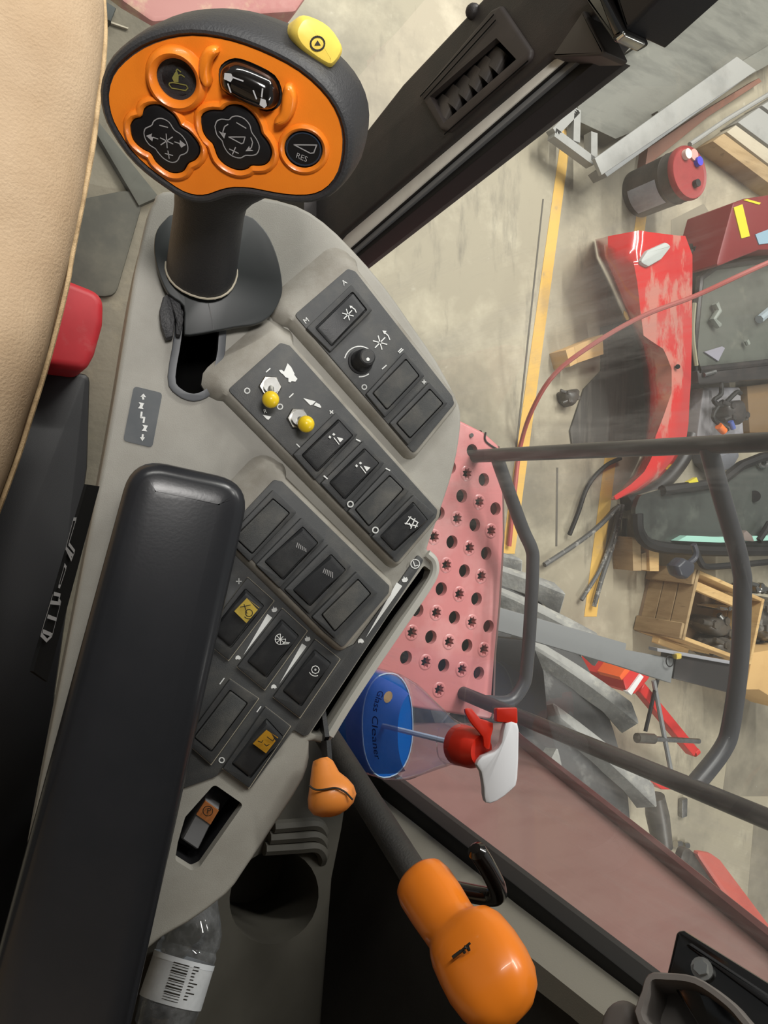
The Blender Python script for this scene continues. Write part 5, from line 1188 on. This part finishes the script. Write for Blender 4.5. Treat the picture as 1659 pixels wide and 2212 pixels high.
# wooden crate of parts
M_wood = ramp_mat('crate_wood', [rgb(206, 172, 118), (rgb(178, 142, 92), 3, .45, .65, .8, (1, 6, 1)), (rgb(128, 98, 62), 8, .6, .74, .7, (1, 5, 1))], .7, .3, .2, 50)
M_woodd = ramp_mat('crate_wood_weathered', [rgb(164, 140, 104), (rgb(138, 114, 80), 3, .45, .65, .8, (1, 6, 1)), (rgb(96, 76, 54), 9, .6, .74, .7, (1, 5, 1))], .75, .3, .2, 50)
crate = thing('wooden_crate', 'open pine crate holding greasy metal parts', 'crate', Matrix.Translation(Pz(1440, 1320, 0)))
CH = .32
c0 = Pz(1474, 1382, CH); c1 = Pz(1508, 1230, CH)
fu = (c1 - c0); fu.z = 0; cw = fu.length; fu.normalize(); fr_ = Vector((fu.y, -fu.x, 0)); dep = .62
cz = lambda a, b, z: Vector((c0.x, c0.y, 0)) + fu * a + fr_ * b + Vector((0, 0, z))
Rm = Matrix((fu, fr_, Vector((0, 0, 1)))).transposed()
for i, (z0, z1) in enumerate(((.02, .115), (.12, .215), (.22, CH))):
    bm = bmesh.new(); box(bm, cz(cw / 2, .011, (z0 + z1) / 2), (cw, .022, z1 - z0), Rm); bevel(bm, .003, 1); part('plank', bm, M_woodd, crate)
    bm = bmesh.new(); box(bm, cz(cw / 2, dep, (z0 + z1) / 2), (cw, .022, z1 - z0), Rm); bevel(bm, .003, 1); part('plank', bm, M_wood, crate)
    for a in (0.011, cw - .011):
        bm = bmesh.new(); box(bm, cz(a, dep / 2, (z0 + z1) / 2), (.022, dep - .03, z1 - z0), Rm); bevel(bm, .003, 1); part('plank', bm, M_wood, crate)
for a in (.045, cw - .045):
    bm = bmesh.new(); box(bm, cz(a, -.011, CH / 2), (.085, .02, CH - .01), Rm); bevel(bm, .003, 1); part('batten', bm, M_woodd, crate)
for z in (.0,):
    bm = bmesh.new(); box(bm, cz(cw / 2, dep / 2, .012), (cw, dep, .02), Rm); part('crate_floor', bm, mk('crate_floor_wood', rgb(150, 128, 104), .8, col2=rgb(110, 90, 70), nscale=5), crate)
bm = bmesh.new(); box(bm, cz(-.03, .12, .16), (.03, .26, .05), Rm); bevel(bm, .003, 1); part('side_batten', bm, M_wood, crate)
bm = bmesh.new(); box(bm, cz(cw * .8, .25, CH - .05), (.05, .42, .03), Rm); bevel(bm, .003, 1); part('inner_batten', bm, M_wood, crate)
M_grease = ramp_mat('greasy_metal', [rgb(82, 78, 72), (rgb(48, 46, 44), 9, .45, .62, .8, None), (rgb(150, 146, 138), 14, .6, .72, .7, None)], .4, .5)
def chunk(nm, label, cat, pts, z0, hgt, r, mat=M_grease, group=None, spikes=3):
    """lumpy machine part: a turned body with bosses and pipe stubs"""
    c = sum((Pz(x, y, z0 + hgt * .5) for x, y in pts), Vector()) / len(pts)
    t = thing(nm, label, cat, Matrix.Translation((c.x, c.y, z0)), group=group)
    bm = bmesh.new(); P = [Pz(x, y, z0 + hgt) for x, y in pts]
    lowp = [Vector((p.x, p.y, z0)) for p in P]
    loft(bm, [lowp, [p.lerp(Vector((c.x, c.y, p.z)), .06) for p in P], [p.lerp(Vector((c.x, c.y, p.z)), .35) + Vector((0, 0, .02)) for p in P]]); bevel(bm, min(.01, r * .3), 1); part('casting', bm, mat, t)
    for k in range(spikes):
        p = P[(k * 2) % len(P)]; q = p.lerp(c, .3)
        bm = bmesh.new(); e = p + (p - c).normalized() * r * .6
        tube(bm, [Vector((q.x, q.y, p.z)), Vector((e.x, e.y, p.z - .01))], r * .35, 10); part('pipe_stub', bm, M_steel if k % 2 else mat, t)
        bm = bmesh.new(); tube(bm, [Vector((q.x, q.y, p.z - .01)), Vector((q.x, q.y, p.z + r * .5))], r * .5, 6); part('boss', bm, mat, t)
    return t
chunk('machine_part', 'greasy toothed casting inside the wooden crate', 'machine part', [(1526, 1345), (1540, 1332), (1560, 1334), (1576, 1350), (1572, 1372), (1552, 1378), (1532, 1362)], .025, .14, .05)
chunk('machine_part', 'greasy rod-ended casting leaning in the crate corner by the rail', 'machine part', [(1552, 1385), (1576, 1376), (1580, 1420), (1560, 1425), (1546, 1412)], .025, .18, .045)
chunk('machine_part', 'bright steel shaft end poking from the crate under the rail', 'machine part', [(1560, 1312), (1582, 1306), (1584, 1314), (1562, 1320)], .05, .18, .03, M_chrome, None, 1)
# wooden block beside the crate
wb2 = thing('wooden_block', 'short pair of pine boards standing next to the crate', 'boards', Matrix.Translation(Pz(1390, 1210, 0)))
for ps in ([(1386, 1196), (1404, 1190), (1404, 1232), (1386, 1232)], [(1366, 1160), (1384, 1168), (1386, 1233), (1368, 1233)]):
    bm = bmesh.new(); slab(bm, ps, .14, 0, 0, .004); part('board', bm, M_woodd, wb2)
bm = bmesh.new(); slab(bm, [(1402, 1182), (1424, 1186), (1424, 1234), (1404, 1234)], .16, 0, 0, .004); part('end_board', bm, M_wood, wb2)

# hydraulic parts near the right edge
chunk('hydraulic_valve', 'dark hydraulic valve block right of the upper hoop', 'machine part', [(1632, 1300), (1680, 1290), (1700, 1350), (1660, 1390), (1630, 1360)], 0, .22, .07)
chunk('hydraulic_valve', 'round grey hydraulic pump below the dark valve block', 'machine part', [(1640, 1392), (1680, 1372), (1700, 1400), (1660, 1412)], 0, .14, .05, M_grease)
chunk('machine_part', 'small chrome fitting beside the hoop above the valve block', 'machine part', [(1630, 1262), (1650, 1262), (1652, 1278), (1634, 1284)], 0, .16, .04, M_chrome, None, 2)
bm = bmesh.new(); tube(bm, smooth_open([Pz(x, y, .12) for x, y in [(1662, 1330), (1648, 1380), (1630, 1405), (1618, 1430)]], 5), .012, 8); solo('hydraulic_hose', bm, M_black, 'black hose running down from the valve block to the cardboard', 'hose')
bm = bmesh.new(); slab(bm, [(1626, 1410), (1720, 1395), (1720, 1540), (1640, 1490), (1612, 1490)], .30, 0, 0, .006); solo('cardboard_box', bm, ramp_mat('cardboard', [rgb(206, 168, 112), (rgb(190, 150, 98), 3, .5, .7, .6, None)], .8), 'plain brown cardboard box at right edge below the valve block', 'box')
bm = bmesh.new(); slab(bm, [(1520, 836), (1600, 836), (1608, 945), (1505, 948)], .08, 0, .02, .01); solo('parts_tray', bm, ramp_mat('tray_lilac', [rgb(126, 124, 126), (rgb(158, 158, 166), 5, .5, .65, .8, None)], .6), 'shallow grey tray of small parts above the front rail post', 'tray')
chunk('machine_part', 'black wiring plug on the grey parts tray', 'machine part', [(1568, 870), (1604, 862), (1612, 900), (1600, 920), (1572, 905)], .10, .08, .04, M_rail)
bm = bmesh.new(); tube(bm, smooth_open([Pz(x, y, .16) for x, y in [(1556, 815), (1558, 850), (1542, 865), (1560, 875), (1590, 848), (1600, 850)]], 4), .014, 8); tube(bm, smooth_open([Pz(x, y, .16) for x, y in [(1558, 868), (1540, 900), (1560, 922), (1572, 928)]], 4), .012, 8); solo('wiring_loom', bm, M_rub, 'black wiring loom curled on the grey parts tray', 'cable')
bm = bmesh.new(); tube(bm, [Pz(1552, 920, .17), Pz(1564, 932, .17)], .022, 10); solo('orange_plug', bm, mk('plug_orange', rgb(230, 112, 34), .5), 'orange connector plug at the end of the wiring loom', 'plug')
bm = bmesh.new(); tube(bm, [Pz(1578, 910, .20), Pz(1584, 926, .20)], .016, 10); solo('blue_plug', bm, mk('plug_blue', rgb(70, 90, 160), .5), 'small blue connector beside the orange plug', 'plug')
bm = bmesh.new(); slab(bm, [(1614, 834), (1720, 820), (1720, 935), (1620, 935)], .08, 0, 0, .006); solo('brown_crate', bm, ramp_mat('brown_board', [rgb(116, 92, 62), (rgb(92, 72, 48), 4, .5, .7, .6, None)], .7), 'flat brown wooden board at the right edge above the rail', 'board')
bm = bmesh.new(); slab(bm, [(1528, 968), (1594, 965), (1600, 985), (1585, 1012), (1558, 1022), (1536, 1000)], .12, 0, .02, .02); solo('grey_canister', bm, mk('canister_grey', rgb(118, 120, 126), .5, col2=rgb(90, 92, 98), nscale=6), 'rounded grey canister just below the front rail post', 'canister')

# dark streaked sheet, cardboard scraps, bracket
bm = bmesh.new(); slab(bm, [(1300, 706), (1384, 684), (1398, 930), (1398, 975), (1240, 985), (1232, 930), (1262, 840), (1300, 800)], .012, 0, 0, .003); solo('dark_sheet', bm, ramp_mat('streaked_dark', [rgb(74, 72, 68), (rgb(108, 105, 98), 3, .48, .66, .8, (5, .6, 1)), (rgb(46, 46, 44), 5, .55, .7, .6, None)], .7), 'dark streaked sheet under the red curved panel', 'mat')
bm = bmesh.new(); slab(bm, [(1222, 756), (1240, 748), (1248, 784), (1232, 792)], .12, 0, 0, .002); slab(bm, [(1240, 748), (1302, 722), (1304, 765), (1248, 784)], .10, 0, 0, .002); solo('cardboard_scrap', bm, MATS['cardboard'], 'small folded cardboard scrap beside the dark streaked sheet', 'cardboard')
chunk('black_bracket', 'black lumpy bracket between the pail and the dark glass door', 'bracket', [(1484, 548), (1500, 520), (1516, 502), (1536, 510), (1545, 530), (1530, 548), (1505, 545)], 0, .10, .045, M_rail)
chunk('machine_part', 'small rusty fitting lying on the dark sheet edge', 'machine part', [(1218, 845), (1250, 838), (1248, 860), (1236, 880), (1222, 868)], 0, .06, .025)
# red air hose
bm = bmesh.new(); tube(bm, smooth_open([Pz(x, y, .02) if i < 3 else Pz(x, y, .02 + .14 * (i - 2)) for i, (x, y) in enumerate([(1100, 1180), (1112, 1060), (1124, 965), (1150, 885), (1200, 806), (1290, 738), (1390, 682), (1500, 640), (1600, 594), (1720, 540)])], 5), .011, 8); solo('air_hose', bm, mk('hose_red', rgb(176, 84, 78), .5), 'thin red air hose arcing across the floor over the red panel', 'hose')
# hydraulic hoses hanging from the panel's tail
for lab, pts, r, m in (('black hydraulic hose curving left below the red panel tip', [(1340, 990), (1306, 1008), (1270, 1050), (1248, 1110), (1230, 1155)], .012, M_rub),
                       ('grey hose pair running toward the tyre', [(1335, 1095), (1290, 1140), (1240, 1178), (1176, 1220)], .014, mk('hose_grey', rgb(92, 92, 90), .5, col2=rgb(160, 158, 150), nscale=30, lo=.55, hi=.62, namt=.9)),
                       ('speckled hose ending over the yellow line', [(1338, 1090), (1322, 1160), (1296, 1230), (1256, 1296)], .011, MATS['hose_grey']),
                       ('thicker hose with pale fittings across the yellow line', [(1345, 1090), (1326, 1170), (1300, 1250), (1283, 1310)], .013, MATS['hose_grey']),
                       ('short black hose below the dark windscreen corner', [(1350, 1120), (1348, 1150), (1350, 1166)], .014, M_rub)):
    bm = bmesh.new(); tube(bm, smooth_open([Pz(x, y, .03) for x, y in pts], 5), r, 8); solo('hydraulic_hose', bm, m, lab, 'hose')
bm = bmesh.new(); 
for a in (1366, 1374): tube(bm, [Pz(a, 1078, .06), Pz(a + 42, 1162, .10)], .008, 8)
solo('gas_strut', bm, M_black, 'pair of thin black struts on the windscreen corner', 'strut')

# grey steel frame and timber at the top right
M_alu = ramp_mat('dull_aluminium', [rgb(150, 150, 146), (rgb(120, 120, 116), 3, .45, .65, .7, None)], .45)
M_dk = ramp_mat('dirty_grey_sheet', [rgb(112, 112, 104), (rgb(86, 86, 80), 2, .45, .65, .8, (1, 4, 1)), (rgb(140, 138, 128), 5, .58, .74, .5, None)], .6)
rack = thing('sheet_stack', 'stack of long grey steel sheets at the top right of the floor', 'sheets', Matrix.Translation(Pz(1500, 120, 0)))
for ps, zt2 in (([(1246, 190), (1480, 30), (1800, -160), (1900, 0), (1640, 130), (1500, 230), (1330, 300), (1250, 262)], .10), ([(1262, 150), (1500, -10), (1720, -140), (1740, -120), (1490, 20), (1275, 165)], .16), ([(1330, 0), (1600, -180), (1640, -160), (1380, 20)], .14), ([(1420, 240), (1640, 110), (1760, 40), (1780, 70), (1660, 140), (1450, 258)], .14)):
    bm = bmesh.new(); slab(bm, ps, zt2, 0, 0, .003); part('sheet', bm, M_dk, rack)
ang = thing('angle_bar', 'long light grey steel angle bar lying across the sheets', 'angle bar', Matrix.Translation(Pz(1430, 270, 0)))
bm = bmesh.new(); slab(bm, [(1285, 342), (1592, 122), (1634, 152), (1300, 378)], .22, .20, 0, .002); part('flange', bm, M_alu, ang)
bm = bmesh.new(); slab(bm, [(1300, 364), (1618, 142), (1634, 152), (1312, 382)], .215, .12, 0, .002); part('web', bm, MATS['grey_bar_paint'], ang)
fr3 = thing('triangular_frame', 'grey triangular steel frame corner left of the angle bar', 'frame', Matrix.Translation(Pz(1250, 300, 0)))
for a, b in (((1192, 290), (1276, 352)), ((1192, 290), (1240, 240)), ((1276, 352), (1276, 290)), ((1240, 240), (1238, 310))):
    bm = bmesh.new(); bar(bm, Pz(*a, .14), Pz(*b, .14), .045, .05); part('bar', bm, M_alu, fr3)
bm = bmesh.new(); slab(bm, [(1400, 320), (1520, 240), (1640, 168), (1646, 176), (1530, 252), (1415, 345), (1392, 372)], .06, 0, 0, .003); solo('rusty_angle', bm, ramp_mat('rusty', [rgb(120, 84, 70), (rgb(156, 98, 76), 4, .5, .7, .7, None)], .7), 'rusty brown steel strip beside the angle bar', 'strip')
bm = bmesh.new(); tube(bm, [Pz(1490, 312, .10), Pz(1570, 258, .10), Pz(1720, 168, .10)], .014, 8); solo('steel_rod', bm, M_alu, 'thin bright steel rod above the pail', 'rod')
tim = thing('timber_stack', 'grey weathered timber planks in the upper right corner', 'timber', Matrix.Translation(Pz(1620, 320, 0)))
for ps, m in (([(1570, 285), (1590, 270), (1720, 365), (1720, 400)], M_wood), ([(1594, 264), (1640, 232), (1760, 320), (1740, 372)], M_alu), ([(1646, 228), (1720, 180), (1800, 240), (1760, 310)], M_alu), ([(1540, 305), (1564, 288), (1720, 405), (1720, 440)], M_woodd)):
    bm = bmesh.new(); slab(bm, ps, .12, 0, 0, .004); part('plank', bm, ramp_mat('timber_pale', [rgb(176, 166, 146), (rgb(150, 138, 116), 4, .5, .7, .6, (1, 5, 1))], .8) if m is M_wood else m, tim)

# red jack and tools behind the tyre
jk = thing('floor_jack', 'red tool stand with long red handle between tyre and crate', 'jack', Matrix.Translation(Pz(1420, 1560, 0)))
M_jred = ramp_mat('jack_red', [rgb(206, 52, 48), (rgb(170, 40, 40), 5, .5, .7, .6, None)], .4)
bm = bmesh.new(); bar(bm, Pz(1378, 1482, .30), Pz(1494, 1622, .18), .055, .055); bevel(bm, .004, 1); part('handle', bm, M_jred, jk)
bm = bmesh.new(); slab(bm, [(1346, 1468), (1368, 1432), (1412, 1450), (1400, 1470), (1372, 1500), (1352, 1490)], .42, .1, 0, .01); part('body', bm, M_jred, jk)
bm = bmesh.new(); slab(bm, [(1356, 1494), (1384, 1456), (1391, 1462), (1364, 1502)], .43, .40, 0, .002); part('white_label', bm, M_print, jk)
bm = bmesh.new(); slab(bm, [(1338, 1462), (1352, 1442), (1362, 1448), (1344, 1470)], .44, .3, 0, .004); part('orange_block', bm, mk('block_orange', rgb(236, 100, 44), .5), jk)
bm = bmesh.new(); tube(bm, [Pz(1499, 1628, .18), Pz(1507, 1622, .18)], .02, 10); part('handle_end', bm, M_jred, jk)
bm = bmesh.new(); slab(bm, [(1412, 1692), (1444, 1694), (1458, 1706), (1430, 1706)], .3, .1, 0, .006); part('foot', bm, M_jred, jk)
for lab, a, b, r, m in (('long thin dark bar upright beside the red handle', (1394, 1580), (1424, 1452), .010, M_rub), ('silver extension bar lying across the red handle', (1376, 1594), (1510, 1601), .014, M_steel), ('grey ratchet strap hanging over the red handle', (1412, 1470), (1452, 1680), .012, M_gbar)):
    bm = bmesh.new(); tube(bm, [Pz(*a, .34), Pz(*b, .34)], r, 8); solo('tool_bar', bm, m, lab, 'tool')
bm = bmesh.new(); tube(bm, [Pz(1376, 1594, .35), Pz(1412, 1596, .35)], .026, 10); solo('socket', bm, M_grease, 'dark socket on the end of the silver bar', 'tool')
# hub and small things by the tyre's lower edge
bm = bmesh.new(); tube(bm, [Pz(1414, 1720, .4), Pz(1420, 1760, .4), Pz(1432, 1830, .4)], [.05, .06, .05], 12); solo('black_tube', bm, M_grease, 'dark greasy tube standing behind the tyre edge', 'tube')
bm = bmesh.new(); box(bm, Pz(1475, 1744, .016), (.05, .11, .03)); bevel(bm, .006); solo('silver_spanner', bm, M_steel, 'small silver tool end on the floor below the rail', 'tool')
for k, (x, y) in enumerate(((1464, 1822), (1480, 1826))):
    bm = bmesh.new(); tube(bm, [Pz(x - 5, y, .02), Pz(x + 5, y, .02)], .02, 10); solo('chrome_fitting', bm, M_chrome, ('left' if k == 0 else 'right') + ' of two bright chrome fittings above the red flap', 'fitting')
fp = thing('red_flap', 'red sheet flap with a dark inner plate in the lower right', 'flap', Matrix.Translation(Pz(1560, 1900, 1.0)))
bm = bmesh.new(); slab(bm, [(1500, 1838), (1536, 1844), (1556, 1858), (1670, 2010), (1640, 2030), (1576, 1950)], 1.05, 1.03, .02, .003); part('flap', bm, ramp_mat('flap_red', [rgb(190, 92, 80), (rgb(170, 76, 68), 4, .5, .7, .6, None)], .45), fp)
bm = bmesh.new(); slab(bm, [(1472, 1850), (1478, 1834), (1490, 1834), (1508, 1850), (1600, 1970), (1560, 1960), (1474, 1890)], 1.03, 1.0, .02, .003); part('inner_plate', bm, M_grease, fp)
# red feeder housing in front of the cab, strewn with straw dust
bm = bmesh.new(); slab(bm, [(225, -60), (262, 0), (330, 48), (420, 40), (640, 26), (672, -20), (690, -200), (200, -200)], 1.45, 1.0, .02, .01); solo('feeder_housing', bm, ramp_mat('dusty_pink_housing', [rgb(186, 132, 126), (rgb(206, 182, 150), 9, .5, .62, .9, None), (rgb(160, 70, 74), 4, .55, .7, .6, None)], .6), 'dusty red feeder housing in front of the cab at the top', 'housing')
